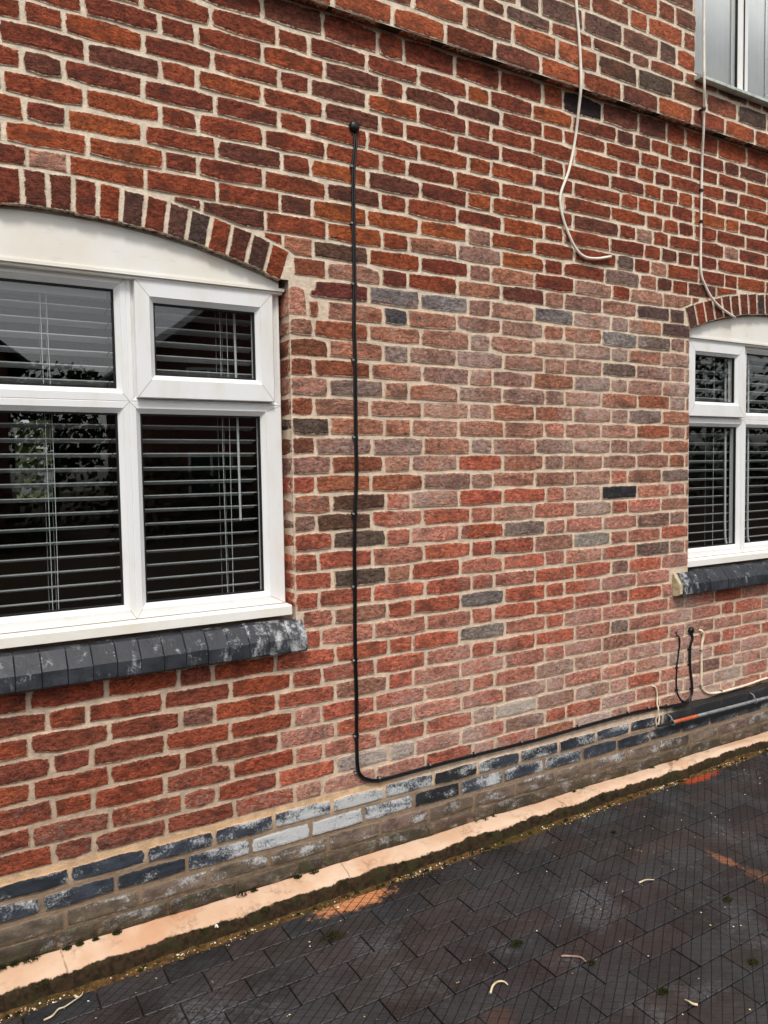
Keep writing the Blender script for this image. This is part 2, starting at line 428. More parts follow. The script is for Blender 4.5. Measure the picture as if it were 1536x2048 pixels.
def perps(row):
    """vertical joints of a course in Sussex bond: three stretchers and a header"""
    t0 = 3.0 if row % 2 == 0 else 1.25
    out = []; k0 = int(X0/(S*3.5))-2
    for k in range(k0, int(X1/(S*3.5))+2):
        for d in (0., .5, 1.5, 2.5): out.append((t0+3.5*k+d)*S+rnd.uniform(-.006, .006))
    if row in OVR:
        o = OVR[row]; out = [x for x in out if x < o[0]-.10 or x > o[-1]+.10]+o
    if row in (39, 40, 41):
        ph = .523 if row == 39 else .427 if row == 40 else .50
        out = [ph+.2437*k+rnd.uniform(-.005, .005) for k in range(-20, 24)]
    return sorted(x for x in out if X0 < x < X1)
PLINTH_Z = {39: (-2.946, -3.0), 40: (-3.014, -3.072), 41: (-3.088, -3.147), 42: (-3.158, -3.212)}
for row in range(-1, 43):
    z1, z0 = -row*CO-GAP/2, -(row+1)*CO+GAP/2
    if row in PLINTH_Z: z1, z0 = PLINTH_Z[row]
    if row == 38: z0 += .002
    if row == -1: z1 = .099
    kind = 'plinth_brick' if row in (39, 40, 41, 42) else 'brick'
    pp = perps(row); zm = (z0+z1)/2
    for a, b in zip(pp[:-1], pp[1:]):
        x0, x1 = a+GAP/2, b-GAP/2
        dz0, dz1 = rnd.uniform(-.002, .002), rnd.uniform(-.002, .002)
        segs = [(x0, x1)]; cut = False
        for xc, hw in OP:
            if SILL_Z-.13 < zm < SPR+.002:        # beside the opening
                lo, hi = xc-hw, xc+hw
                if SILL_Z-.13 < zm < SILL_Z-.005: lo, hi = (xc-hw-.03, xc+hw+.03) if xc < 0 else (xc-hw-.125, xc+hw+.125)
                new = []
                for u, v_ in segs:
                    if v_ <= lo+.012 or u >= hi-.012: new.append((u, v_))
                    else:
                        if u < lo: new.append((u, lo))
                        if v_ > hi: new.append((hi, v_))
                segs = new
            elif z1 > SPR-.01 and zm < SPR+ARCH_H+RING+.04:
                new = []
                for u, v_ in segs:
                    if v_ < xc-EXT_A-.02 or u > xc+EXT_A+.02: new.append((u, v_))
                    else:
                        # cut to the line of the arch
                        N = 14; col_ = []
                        for i in range(N+1):
                            x = u+(v_-u)*i/N; d = abs(x-xc)
                            if d <= EXT_A: zb = extr(xc, x)+.010
                            else: zb = SPR+(EXT_A*0+ (d-ARCH_A)/(EXT_A-ARCH_A+.001))*0 + (z0 if d > EXT_A+.008 else extr(xc, xc+EXT_A*.9999))
                            col_.append((x, max(z0, zb)))
                        run = [q for q in col_ if z1-q[1] > .014]
                        if len(run) >= 3 and run[-1][0]-run[0][0] > .03:
                            keep = [run[0]]+run[2:-1:3]+[run[-1]]
                            P = keep+[(run[-1][0], z1), ((run[0][0]+run[-1][0])/2, z1), (run[0][0], z1)]
                            recs.append(dict(kind=kind, x0=run[0][0], x1=run[-1][0], z0=z0, z1=z1, y=0., poly=P, std=None, deep=False, upper=False))
                segs = new
        for u, v_ in segs:
            if v_-u < .018: continue
            full = abs((v_-u)-(x1-x0)) < 1e-6
            std = None
            if full and row not in PLINTH_Z:
                if abs(v_-u-(S-GAP)) < .02: std = 'S'
                elif abs(v_-u-(S/2-GAP)) < .016: std = 'H'
            if row in (39, 40, 41) and full: std = 'P'
            deep = any(abs(u-(xc+hw)) < .004 or abs(v_-(xc-hw)) < .004 for xc, hw in OP)
            add_rect(u, v_, z0+dz0, z1+dz1, kind, 0., None if deep else std, deep)
recs = [r for r in recs if not (r['x0'] < -.06 and r['x1'] > -.101 and -1.05 < (r['z0']+r['z1'])/2 < -.90)]
recs.append(dict(kind='brick', x0=-.1, x1=-.028, z0=-1.044, z1=-.938, y=0., poly=[(-.1, -1.044), (-.06, -1.046), (-.028, -1.043), (-.029, -.98), (-.038, -.946), (-.06, -.938), (-.09, -.939), (-.1, -.95)], std=None, deep=True, upper=False))
for u, v_, a_, b_ in ((-.012, .03, -.972, -.942), (-.02, .022, -1.046, -.984)): recs.append(dict(kind='brick', x0=u, x1=v_, z0=a_, z1=b_, y=0., poly=None, std=None, deep=False, upper=False))
# upper storey: larger bricks, first the projecting band
ULINES = [.098, .189, .287, .355, .455, .552, .65, .748, .846, .944, 1.042, 1.14, 1.238, 1.336, 1.434, 1.532, 1.63, 1.728, 1.826, 1.924, 2.022, 2.12, 2.218, 2.316]
US = .257
UPH = {0: None, 1: None, 2: 1.69, 3: 1.888, 4: 1.682, 5: 1.876}
for i in range(len(ULINES)-1):
    z0, z1 = ULINES[i]+.006, ULINES[i+1]-.006
    if i == 0: pp = [1.627+.2565*k for k in range(-22, 18)]
    elif i == 1: pp = [1.728+.2575*k for k in range(-22, 18)]
    else:
        h = UPH.get(i, 1.69 if i % 2 else 2.14); pp = []
        for k in range(-7, 6):
            for d in (0., .5, 1.5, 2.5): pp.append(h+US*(3.5*k+d))
    pp = sorted(x+rnd.uniform(-.004, .004) for x in pp if X0 < x < X1)
    for a, b in zip(pp[:-1], pp[1:]):
        x0, x1 = a+.0065, b-.0065; zm = (z0+z1)/2; segs = [(x0, x1)]
        if W3[2]-.01 < zm < W3[3]:
            new = []
            for u, v_ in segs:
                if v_ <= W3[0]+.012 or u >= W3[1]-.012: new.append((u, v_))
                else:
                    if u < W3[0]: new.append((u, W3[0]))
                    if v_ > W3[1]: new.append((W3[1], v_))
            segs = new
        for u, v_ in segs:
            if v_-u > .02:
                deep = i == 0 or abs(v_-W3[0]) < .004
                add_rect(u, v_, z0, z1, 'band_brick' if i == 0 else 'brick', Y_UP, None if (deep or v_-u < x1-x0-1e-6) else ('US' if v_-u > .2 else 'UH') if 1 != 1 else None, deep, True)
for r in recs:
    cx, cz = (r['x0']+r['x1'])/2, (r['z0']+r['z1'])/2
    r['c'], r['w'] = brick_colour(cx, cz, r['upper'])
    if r['kind'] == 'band_brick': r['c'], r['w'] = pick([(3, (168, 88, 58)), (2, (148, 76, 54)), (1, (128, 72, 60)), (1, (112, 56, 40))]), .06
    if r['kind'] == 'plinth_brick':
        if cz > -3.08:
            wv = .72*math.exp(-((cx-.02)/.42)**2)+.26*math.exp(-((cx-.95)/.5)**2)+.12
            if cz < -3.01: wv += .12*math.exp(-((cx+.1)/.4)**2)
            r['c'], r['w'] = lin(*rnd.choice([(58, 64, 74), (48, 54, 62), (66, 72, 82)]))[:3], wv+rnd.uniform(-.08, .08)
            if .53 < cx < .76: r['c'], r['w'] = lin(40, 42, 46)[:3], .04
        else:
            r['c'], r['w'] = pick([(3, (120, 102, 90)), (2, (106, 92, 80)), (2, (128, 104, 94)), (1.5, (84, 74, 64))]), .2
    # size in the picture
    pts = [proj((x, r['y'], z)) for x in (r['x0'], r['x1']) for z in (r['z0'], r['z1'])]
    r['area'] = 0.
    if all(pts):
        xs = [min(1536, max(0, p[0])) for p in pts]; zs = [min(2048, max(0, p[1])) for p in pts]
        r['area'] = (max(xs)-min(xs))*(max(zs)-min(zs))
facing = sorted((r for r in recs if r['kind'] == 'brick'), key=lambda r: -r['area'])
single = set(id(r) for r in facing[:300] if r['area'] > 0)
single |= set(id(r) for r in recs if r['kind'] != 'brick' and r['area'] > 60)
rest = {'brick': Stuff(), 'plinth_brick': Stuff(), 'band_brick': Stuff()}
for r in recs:
    cx, cz = (r['x0']+r['x1'])/2, (r['z0']+r['z1'])/2; W, H = r['x1']-r['x0'], r['z1']-r['z0']
    mat = MAT_PLINTH if r['kind'] == 'plinth_brick' else MAT_BRICK
    dep = .10 if r['deep'] else .012
    one = id(r) in single; yj = rnd.uniform(-.0022, .0018)
    if r['poly']:
        P = [(x-cx+rnd.uniform(-.001, .001), z-cz+rnd.uniform(-.001, .001)) for x, z in r['poly']]
        g = brick_geo(P, dep)
    elif r['std'] and one:
        std = r['std']; w0 = {'S': S-GAP, 'H': S/2-GAP, 'P': .2437-GAP}[std]; h0 = CO-GAP
        o = obj(r['kind'], pool(r['kind'], w0, h0, 14, mat)); o.scale = (W/w0, 1, H/h0)
        o.location = (cx, r['y']+yj, cz); o.rotation_euler = (rnd.uniform(-.02, .02), math.pi*rnd.randint(0, 1)+rnd.uniform(-.004, .004), rnd.uniform(-.006, .006))
        if o.rotation_euler.y > 1: o.rotation_euler = (rnd.uniform(-.02, .02), math.pi, 0)
        o.color = (*r['c'], r['w']); hp(o); continue
    else:
        g = brick_geo(outline(W, H, 2 if W > .15 else 1, 1, .0029, .005), dep)
    if one:
        o = obj(r['kind'], geo_mesh(r['kind'], g, mat)); o.location = (cx, r['y']+yj, cz); o.color = (*r['c'], r['w']); hp(o)
    else:
        rest[r['kind']].add(g, (cx, r['y']+yj, cz), r['c'], r['w'])
for k, nm in (('brick', 'brickwork'), ('plinth_brick', 'plinth_brickwork'), ('band_brick', 'band_brickwork')):
    if rest[k].v: hp(rest[k].build(nm, MAT_PLINTH if k == 'plinth_brick' else MAT_BRICK, None))

# ---- mortar bed behind the bricks, with the openings left out
mb = MB(); YM = .0008
xs = set([X0, X1])
for xc, hw in OP:
    xs |= {xc-hw, xc+hw}
    for i in range(41): xs.add(xc-ARCH_A+2*ARCH_A*i/40)
x = X0
while x < X1: xs.add(round(x, 4)); x += .1
xs = sorted(xs)
def sheet(a, b, z0, z1, z0b=None, z1b=None, y=YM):
    z0b = z0 if z0b is None else z0b; z1b = z1 if z1b is None else z1b
    mb.add([(a, y, z0), (b, y, z0b), (b, y, z1b), (a, y, z1)], [(0, 1, 2, 3)])
for a, b in zip(xs[:-1], xs[1:]):
    if b-a < 1e-5: continue
    mid = (a+b)/2; hit = None
    for xc, hw in OP:
        if abs(mid-xc) < hw: hit = xc
    if hit is None: sheet(a, b, zg(a)-.3, .16)
    else:
        sheet(a, b, zg(a)-.3, SILL_Z-.02)
        # behind the arch ring too
        sheet(a, b, intr(hit, a)+.004, .16, intr(hit, b)+.004)
for xc, hw in OP:      # returns of the openings
    for s in (-1, 1):
        xe = xc+s*(hw+.004)
        mb.add([(xe, YM, SILL_Z-.02), (xe, .17, SILL_Z-.02), (xe, .17, SPR+.02), (xe, YM, SPR+.02)], [(0, 1, 2, 3)])
    pr = None
    for i in range(41):
        x = xc-ARCH_A+2*ARCH_A*i/40; q = ((x, YM, intr(xc, x)+.004), (x, .17, intr(xc, x)+.004))
        if pr: mb.add([pr[0], q[0], q[1], pr[1]], [(0, 1, 2, 3)])
        pr = q
    mb.box(xc-hw-.03, xc+hw+.03, YM+.001, .17, SILL_Z-.05, SILL_Z-.021)
YU = Y_UP+.0008
sheet(X0, W3[0], .102, UP_TOP, y=YU); sheet(W3[1], X1, .102, UP_TOP, y=YU)
sheet(W3[0], W3[1], .102, W3[2], y=YU); sheet(W3[0], W3[1], W3[3], UP_TOP, y=YU)
for xe in (W3[0]-.004, W3[1]+.004): mb.add([(xe, YU, W3[2]), (xe, .12, W3[2]), (xe, .12, W3[3]), (xe, YU, W3[3])], [(0, 1, 2, 3)])
hp(mb.build('mortar', MAT_MORTAR))
hp(MB().add([(X0, YU+.002, .107), (X1, YU+.002, .107), (X1, .05, .107), (X0, .05, .107)], [(0, 1, 2, 3)]).build('band_soffit', plain('shade_dark_mortar', lin(84, 66, 54), .95, .1, .3, 30, .004)))  # dark brown sheet: shade under the band put into its colour

# ---- rooms behind the windows, closed and dark
def room(x0, x1, z0, z1, holes, name, rear=None):
    q = MB(); y0, y1 = .17, 4.0
    q.add([(x0, y0, z0), (x1, y0, z0), (x1, y1, z0), (x0, y1, z0)], [(0, 1, 2, 3)])
    q.add([(x0, y0, z1), (x1, y0, z1), (x1, y1, z1), (x0, y1, z1)], [(3, 2, 1, 0)])
    for x in (x0, x1): q.add([(x, y0, z0), (x, y1, z0), (x, y1, z1), (x, y0, z1)], [(0, 1, 2, 3)])
    def wallq(y, hs_):
        xs_ = sorted({x0, x1}|{h[0] for h in hs_}|{h[1] for h in hs_})
        for a, b in zip(xs_[:-1], xs_[1:]):
            h = [h for h in hs_ if h[0] < (a+b)/2 < h[1]]
            for c, d in ([(z0, z1)] if not h else [(z0, h[0][2]), (h[0][3], z1)]):
                q.add([(a, y, c), (b, y, c), (b, y, d), (a, y, d)], [(0, 1, 2, 3)])
    wallq(y0, holes); wallq(y1, rear or [])
    return hp(q.build(name, MAT_ROOM))
room(-3.1, .6, -3.3, -.45, [(OP[0][0]-OP[0][1]-.005, OP[0][0]+OP[0][1]+.005, SILL_Z, SPR+ARCH_H+.02)], 'room', [(-.70, -.42, -1.84, -1.20)])
room(1.6, 5.2, -3.3, -.45, [(OP[1][0]-OP[1][1]-.03, OP[1][0]+OP[1][1]+.03, SILL_Z, SPR+ARCH_H+.02)], 'room')
room(1.6, 5.2, .12, 2.3, [(W3[0]-.005, W3[1]+.005, W3[2], W3[3])], 'room')

# ---- arches over the windows
for xc, hw in OP:
    ar = hp(empty('window_arch', (xc, 0, SPR)))
    ar.location = (xc, 0, SPR); th = math.asin(ARCH_A/ARC_R); N = 22; zc = SPR+ARCH_H-ARC_R
    for i in range(N):
        t0 = -th+2*th*i/N; t1 = -th+2*th*(i+1)/N; g2 = .0055/ARC_R
        P = []
        for (t, rr) in ((t0+g2, ARC_R), (t1-g2, ARC_R), (t1-g2, ARC_R+RING), (t0+g2, ARC_R+RING)):
            P.append((t, rr+rnd.uniform(-.003, .003)))
        pts = []
        for k in range(4):
            a, b = P[k], P[(k+1) % 4]
            for u in (0, .5):
                t = a[0]+(b[0]-a[0])*u+rnd.uniform(-.0006, .0006); rr = a[1]+(b[1]-a[1])*u
                pts.append((xc+math.sin(t)*rr, zc+math.cos(t)*rr))
        cx = sum(p[0] for p in pts)/8; cz = sum(p[1] for p in pts)/8
        g = brick_geo([(x-cx, z-cz) for x, z in pts], .11)
        o = obj('arch_brick', geo_mesh('arch_brick', g, MAT_BRICK), ar)
        o.location = (cx-xc, rnd.uniform(-.002, .002), cz-SPR)
        o.color = (*pick([(3, (112, 58, 46)), (3, (126, 60, 44)), (2, (96, 62, 54)), (2, (140, 66, 42)), (1, (84, 66, 60))]), .08)

# ------------------------------------------------------------------ windows
YF = .06
def ring(mbx, o, h, y=YF, back=.06, bead=.017, depth=.018, lip=.006):
    """mitred frame round the hole h inside the outline o (x0,x1,z0,z1): flat face, sloping bead, reveal"""
    def rect(q, yy, k=0.): return [(q[0]+k, yy, q[2]+k), (q[1]-k, yy, q[2]+k), (q[1]-k, yy, q[3]-k), (q[0]+k, yy, q[3]-k)]
    hb = (h[0]-bead, h[1]+bead, h[2]-bead, h[3]+bead)
    L = [rect(o, y+back), rect(o, y+.002), rect(o, y, .002), rect(hb, y), rect(hb, y+.0025, .0012), rect(h, y+depth), rect(h, y+depth+lip), rect(h, y+back)]
    n = len(mbx.v); mbx.v += [p for l in L for p in l]
    for i in range(len(L)-1):
        for k in range(4):
            j = (k+1) % 4; mbx.f.append((n+i*4+k, n+i*4+j, n+(i+1)*4+j, n+(i+1)*4+k))
def seams(mbx, o, h, y):
    bead = .017
    for a, b in ((0, 2), (1, 2), (1, 3), (0, 3)):
        sx = 1 if a == 0 else -1; sz = 1 if b == 2 else -1
        p = Vector((o[a], o[b])); q = Vector((h[a]-sx*bead, h[b]-sz*bead)); d = (q-p).normalized(); n_ = Vector((-d.y, d.x))*.0007
        mbx.add([(p.x+n_.x, y, p.y+n_.y), (p.x-n_.x, y, p.y-n_.y), (q.x-n_.x, y, q.y-n_.y), (q.x+n_.x, y, q.y+n_.y)], [(0, 1, 2, 3)])
def gasket(mbx, h, y, wd=.006):
    q = (h[0]+wd, h[1]-wd, h[2]+wd, h[3]-wd)
    o = [(h[0], y, h[2]), (h[1], y, h[2]), (h[1], y, h[3]), (h[0], y, h[3])]; i_ = [(q[0], y, q[2]), (q[1], y, q[2]), (q[1], y, q[3]), (q[0], y, q[3])]
    b_ = [(a, y+.012, c) for a, _, c in i_]
    n = len(mbx.v); mbx.v += o+i_+b_
    for k in range(4):
        j = (k+1) % 4; mbx.f += [(n+k, n+j, n+4+j, n+4+k), (n+4+k, n+4+j, n+8+j, n+8+k)]
def sash_window(xc, hw, lab):
    fx = hw-.016                      # frame half width
    M1 = .246                         # centre of each mullion from the middle
    zt, zb, ztr = -.960, -2.146, -1.384
    cx = [(-fx, -M1), (-M1, M1), (M1, fx)]
    fr = MB(); panes = []; gk = MB(); sashes = []; sm = MB()
    for i, (a, b) in enumerate(cx):
        a += xc; b += xc
        l = .079 if i == 0 else .038; r_ = .079 if i == 2 else .038
        low = (a+l, b-r_, -2.096, -1.424)
        ring(fr, (a, b, zb, ztr), low); panes.append(low); seams(sm, (a, b, zb, ztr), low, YF-.0004)
        if i == 1:
            tp = (a+.038, b-.038, -1.340, -1.0); ring(fr, (a, b, ztr, zt), tp); panes.append(tp); seams(sm, (a, b, ztr, zt), tp, YF-.0004)
        else:
            tp = (a+.03, b-.03, -1.362, -.985); ring(fr, (a, b, ztr, zt), tp)
            s = MB(); so = (a+(.034 if i == 0 else .024), b-(.024 if i == 0 else .034), -1.371, -.964); sh = (so[0]+.066, so[1]-.066, -1.291, -1.038)
            ring(s, so, sh, YF-.022, .06); seams(sm, so, sh, YF-.0224); sashes.append((s, sh)); panes.append(sh)
    wn = hp(fr.build('window', MAT_UPVC)); tag(wn, lab)
    for s, sh in sashes:
        so_ = s.build('casement', MAT_UPVC, wn)
    for h in panes:
        top = h in [q[1] for q in sashes]; yy = YF+(.0 if top else .022)
        gasket(gk, h, yy-.001)
        MB().box(h[0]+.001, h[1]-.001, yy+.006, yy+.010, h[2]+.001, h[3]-.001).build('pane', MAT_GLASS, wn)
    gk.build('gasket', MAT_GASKET, wn); sm.build('seam', plain('dirty_seam', lin(176, 160, 134), .8), wn)['kind'] = 'stuff'
    # arched board above the frame, bead along its foot
    bd = MB(); n = 40; yb = .030
    for i in range(n):
        a = xc-ARCH_A+2*ARCH_A*i/n; b = xc-ARCH_A+2*ARCH_A*(i+1)/n
        za, zb2 = intr(xc, a)+.003, intr(xc, b)+.003
        bd.add([(a, yb, -.95), (b, yb, -.95), (b, yb, zb2), (a, yb, za)], [(0, 1, 2, 3)])
        bd.add([(a, yb+.03, -.95), (b, yb+.03, -.95), (b, yb+.03, zb2), (a, yb+.03, za)], [(3, 2, 1, 0)])
    bd.build('arch_board', MAT_CREAM, wn)
    tr = MB(); tr.box(xc-fx-.01, xc+fx+.01, .026, .07, -.957, -.946); tr.box(xc-fx-.004, xc+fx+.004, .036, .07, -.966, -.9575)
    tr.build('drip_bead', MAT_CREAM, wn)
    sealer = MB(); vv, ff = tube([(xc-ARCH_A+2*ARCH_A*i/24, yb-.001, intr(xc, xc-ARCH_A+2*ARCH_A*i/24)-.004+rnd.uniform(-.0015, .0015)) for i in range(25)], .0035, 5, 2)
    sealer.add(vv, ff).build('sealant', plain('sealant_grey', lin(170, 162, 150), .8), wn)
    # white sill strip
    ss = MB(); prof = [(.085, -2.148), (.022, -2.150), (.016, -2.154), (.016, -2.186), (.024, -2.188), (.085, -2.188)]
    v = [(xx, y, z) for xx in (xc-fx-.008, xc+fx+.008) for y, z in prof]; k = len(prof)
    ss.add(v, [tuple(range(k)), tuple(range(2*k-1, k-1, -1))]+[(i, i+k, (i+1) % k+k, (i+1) % k) for i in range(k)])
    ss.build('sill_strip', MAT_CREAM, wn)
    return wn
win1 = sash_window(*OP[0], 'large white framed window with arched board at the left')
win2 = sash_window(*OP[1], 'white framed window with arched board at the right edge')

# blue brick sills, one brick after another
def sill_material():
    M = MT('sill_brick', .55, .45); p = M.pos(); oi = M.n('ObjectInfo')
    n1 = M.noise(p, 16, 5, .6); n2 = M.noise(p, 120, 4, .7)
    c = M.mix(1., oi.outputs['Color'], M.n_comb(M.ramp(n1, .25, .75, .6, 1.45)), 'MULTIPLY')
    st = M.scale(p, 1, 1, .45)
    b = M.math('ADD', M.math('MULTIPLY', oi.outputs['Alpha'], 1.3), M.math('ADD', M.math('MULTIPLY', M.math('SUBTRACT', M.noise(st, 22, 5, .65), .5), 3.), M.math('MULTIPLY', M.math('SUBTRACT', n2, .5), 1.2)))
    c = M.mix(M.math('MULTIPLY', M.ramp(b, .35, 1.05), .75), c, lin(214, 214, 214))
    sp = M.n('TexVoronoi'); M.put(sp.inputs['Vector'], p); sp.inputs['Scale'].default_value = 38
    c = M.mix(M.math('MULTIPLY', M.ramp(sp.outputs['Distance'], .05, .1, 1., 0.), .7), c, lin(196, 190, 180))
    return M.done(c, M.ramp(n1, .3, .7, .42, .65), M.bump(M.math('ADD', n1, M.math('MULTIPLY', n2, .4)), .004, .8))
MAT_SILL = sill_material()
def sill_row(wn, xa, xb, white):
    n = round((xb-xa)/.0765); wd = (xb-xa)/n
    for i in range(n):
        a = xa+i*wd+.0006; b = xa+(i+1)*wd-.0006; j = rnd.uniform(-.003, .003); jz = rnd.uniform(-.002, .002)
        prof = [(.03, -2.202), (-.004, -2.207), (-.046+j, -2.254), (-.053+j, -2.264), (-.055+j, -2.312), (-.048+j, -2.320), (.03, -2.320)]
        k = len(prof); v = []
        for ins, xx in ((1, a), (0, a+.0018), (0, b-.0018), (1, b)):
            for q, (y, z) in enumerate(prof):
                yy = y+(.002 if ins and 1 <= q <= 5 else 0); zz = z-(.0016 if ins and q <= 2 else 0)+(.0016 if ins and q >= 5 else 0)
                v.append((xx-(a+b)/2, yy, zz+jz-SILL_Z))
        f = [tuple(range(k)), tuple(range(4*k-1, 3*k-1, -1))]
        for s in range(3): f += [(s*k+q, (s+1)*k+q, (s+1)*k+(q+1) % k, s*k+(q+1) % k) for q in range(k)]
        o = obj('sill_brick', mesh('sill_brick', v, f, MAT_SILL), wn)
        o.location = ((a+b)/2, 0, SILL_Z)
        g = rnd.choice([(48, 50, 56), (54, 56, 62), (42, 44, 50), (50, 52, 57)]); o.color = (*lin(*g)[:3], white((a+b)/2)+rnd.uniform(-.05, .05))
sill_row(win1, -1.785, -.075, lambda x: .08+.36*math.exp(-((x+.17)/.17)**2))
sill_row(win2, 2.085, 3.885, lambda x: .10+.22*math.exp(-((x-2.1)/.12)**2))
# pale mortar cheek at the near end of the right-hand sill
ck = MB(); v = []
for xx in (2.062, 2.083):
    for y, z in ((.0, -2.20), (-.012, -2.212), (-.047, -2.262), (-.05, -2.31), (-.03, -2.322), (.0, -2.322)): v.append((xx+rnd.uniform(-.003, .003), y, z))
ck.add(v, [tuple(range(6)), tuple(range(11, 5, -1))]+[(i, i+6, (i+1) % 6+6, (i+1) % 6) for i in range(6)])
ck.build('sill_cheek', plain('lime_cheek', lin(206, 190, 156), .9, .2, .3, 60, .004), win2)

# upper window
w3 = MB(); yu = Y_UP+.07
a0, a1, z0, z1 = W3; L3 = [(a0+.012, 2.665), (2.665, 3.365), (3.365, a1-.012)]; p3 = []
for i, (a, b) in enumerate(L3):
    h = (a+(.07 if i == 0 else .045), b-(.035 if i < 2 else .07), z0+.085, z1-.07); ring(w3, (a, b, z0+.012, z1-.01), h, yu); p3.append(h)
win3 = hp(w3.build('window', MAT_UPVC)); tag(win3, 'white framed upper window with pale curtains at the top right')
gk = MB()
for h in p3:
    gasket(gk, h, yu+.02); MB().box(h[0]+.001, h[1]-.001, yu+.027, yu+.031, h[2]+.001, h[3]-.001).build('pane', MAT_GLASS, win3)
gk.build('gasket', MAT_GASKET, win3)
MB().box(2.652, 2.66, yu-.004, yu-.001, z0+.03, z1-.03).build('gap_strip', MAT_GASKET, win3)  # black strip standing in for the shaded gap beside the mullion
ss = MB(); prof = [(.02, .352), (-.086, .336), (-.09, .332), (-.09, .320), (-.084, .317), (.02, .324)]
v = [(xx, y, z) for xx in (a0-.012, a1+.012) for y, z in prof]
ss.add(v, [tuple(range(6)), tuple(range(11, 5, -1))]+[(i, i+6, (i+1) % 6+6, (i+1) % 6) for i in range(6)])
ss.build('sill_strip', plain('pale_green_sill', lin(206, 214, 204), .4), win3)

# ------------------------------------------------------------------ curtains and blinds
def curtain(x0, x1, z0, z1, y, label, grp=None):
    n = 90; v = []; f = []
    for i in range(n+1):
        x = x0+(x1-x0)*i/n; yy = y+.003*math.sin(x*26+1.3*math.sin(x*9))+.0008*math.sin(x*131)
        v += [(x-x0, yy-y, 0), (x-x0, (yy-y)*.6, z1-z0)]
    f = [(2*i, 2*i+2, 2*i+3, 2*i+1) for i in range(n)]
    me = mesh('curtain', v, f, MAT_CURTAIN, True); o = obj('curtain', me); o.location = (x0, y, z0)
    s = o.modifiers.new('cloth', 'SOLIDIFY'); s.thickness = .002
    return tag(o, label, 'curtain', grp)
curtain(2.17, 2.95, .36, 1.6, .096, 'pale white curtain hanging in the left half of the upper window')
curtain(2.96, 3.75, .36, 1.6, .098, 'pale white curtain hanging in the far half of the upper window')
TILT = R(13)
def blind(x0, x1, label, cords, wand=None, y=.155, z_top=-.985, z_bot=-2.12, pitch=.0505, stick=None):
    b = empty('venetian_blind', ((x0+x1)/2, y, z_bot)); tag(b, label, 'blind', 'venetian blinds behind the windows')
    W = x1-x0; hw = .024; prof = []
    for k in range(4):
        u = -hw+2*hw*k/3; prof.append((u, .003*(1-(u/hw)**2)))
    v = []; f = []
    for dz in (0., .0036):
        for xx in (-W/2, W/2):
            for u, c in prof: v.append((xx, u*math.cos(TILT), -u*math.sin(TILT)+c+dz))
    f = [(i, i+1, i+5, i+4) for i in range(3)]+[(8+i, 12+i, 13+i, 9+i) for i in range(3)]+[(0, 4, 12, 8), (3, 11, 15, 7), (0, 8, 9, 1), (1, 9, 10, 2), (2, 10, 11, 3), (4, 5, 13, 12), (5, 6, 14, 13), (6, 7, 15, 14)]
    me = mesh('slat', v, f, MAT_SLAT)
    n = int((z_top-z_bot-.05)/pitch)
    for i in range(n):
        o = obj('slat', me, b); o.location = (0, 0, .045+i*pitch); o.rotation_euler = (rnd.uniform(-.02, .02), rnd.uniform(-.0025, .0025), 0)
    MB().box(-W/2, W/2, -.022, .022, .0, .016).build('bottom_rail', MAT_SLAT, b)
    MB().box(-W/2, W/2, -.028, .028, z_top-z_bot-.04, z_top-z_bot).build('head_rail', MAT_SLAT, b)
    for cx in cords:
        for dy in (-.027, .027):
            vv, ff = tube([(cx-(x0+x1)/2+rnd.uniform(-.003, .003)+dx, dy, q) for q, dx in ((.01, 0), (.5, .001), (z_top-z_bot-.03, 0))], .0011, 5, 2)
            MB().add(vv, ff).build('cord', MAT_CORD, b)
    if wand:
        vv, ff = tube([(wand-(x0+x1)/2, -.034, z_top-z_bot-.05), (wand-(x0+x1)/2+.004, -.036, .3)], .0045, 6, 2)
        MB().add(vv, ff).build('wand', MAT_CORD, b)
    if stick:      # pull cords with their bottom kink
        for sx, kick in stick:
            sx -= (x0+x1)/2
            vv, ff = tube([(sx, -.036, z_top-z_bot-.05), (sx+.002, -.038, .6), (sx+.006, -.038, .12), (sx+.016, -.04, .03), (sx+kick, -.04, .02)], .006, 6, 5)
            MB().add(vv, ff).build('pull_cord', MAT_CORD, b)
    return b
xa = OP[0][0]; xb = OP[1][0]
blind(xa+.20, xa+.733, 'venetian blind behind the right light of the left window, thin white cords', (xa+.60, xa+.625), xa+.655)
blind(xa-.262, xa+.195, 'venetian blind behind the middle light of the left window, white edge near the cord', (xa-.02, xa+.0))
blind(xb-.745, xb-.23, 'venetian blind behind the left light of the right-hand window, with two thick white pulls', (xb-.42,), None, stick=((xb-.70, .05), (xb-.33, .02)))
blind(xb-.20, xb+.25, 'venetian blind behind the middle light of the right-hand window at the photo edge', (xb-.1,), None, stick=((xb-.12, .05),))

blind(xa-.733, xa-.28, 'venetian blind behind the far left light of the left window, past the photo edge', (xa-.6,))
blind(xb+.27, xb+.74, 'venetian blind behind the far right light of the right-hand window, past the photo edge', (xb+.4,))

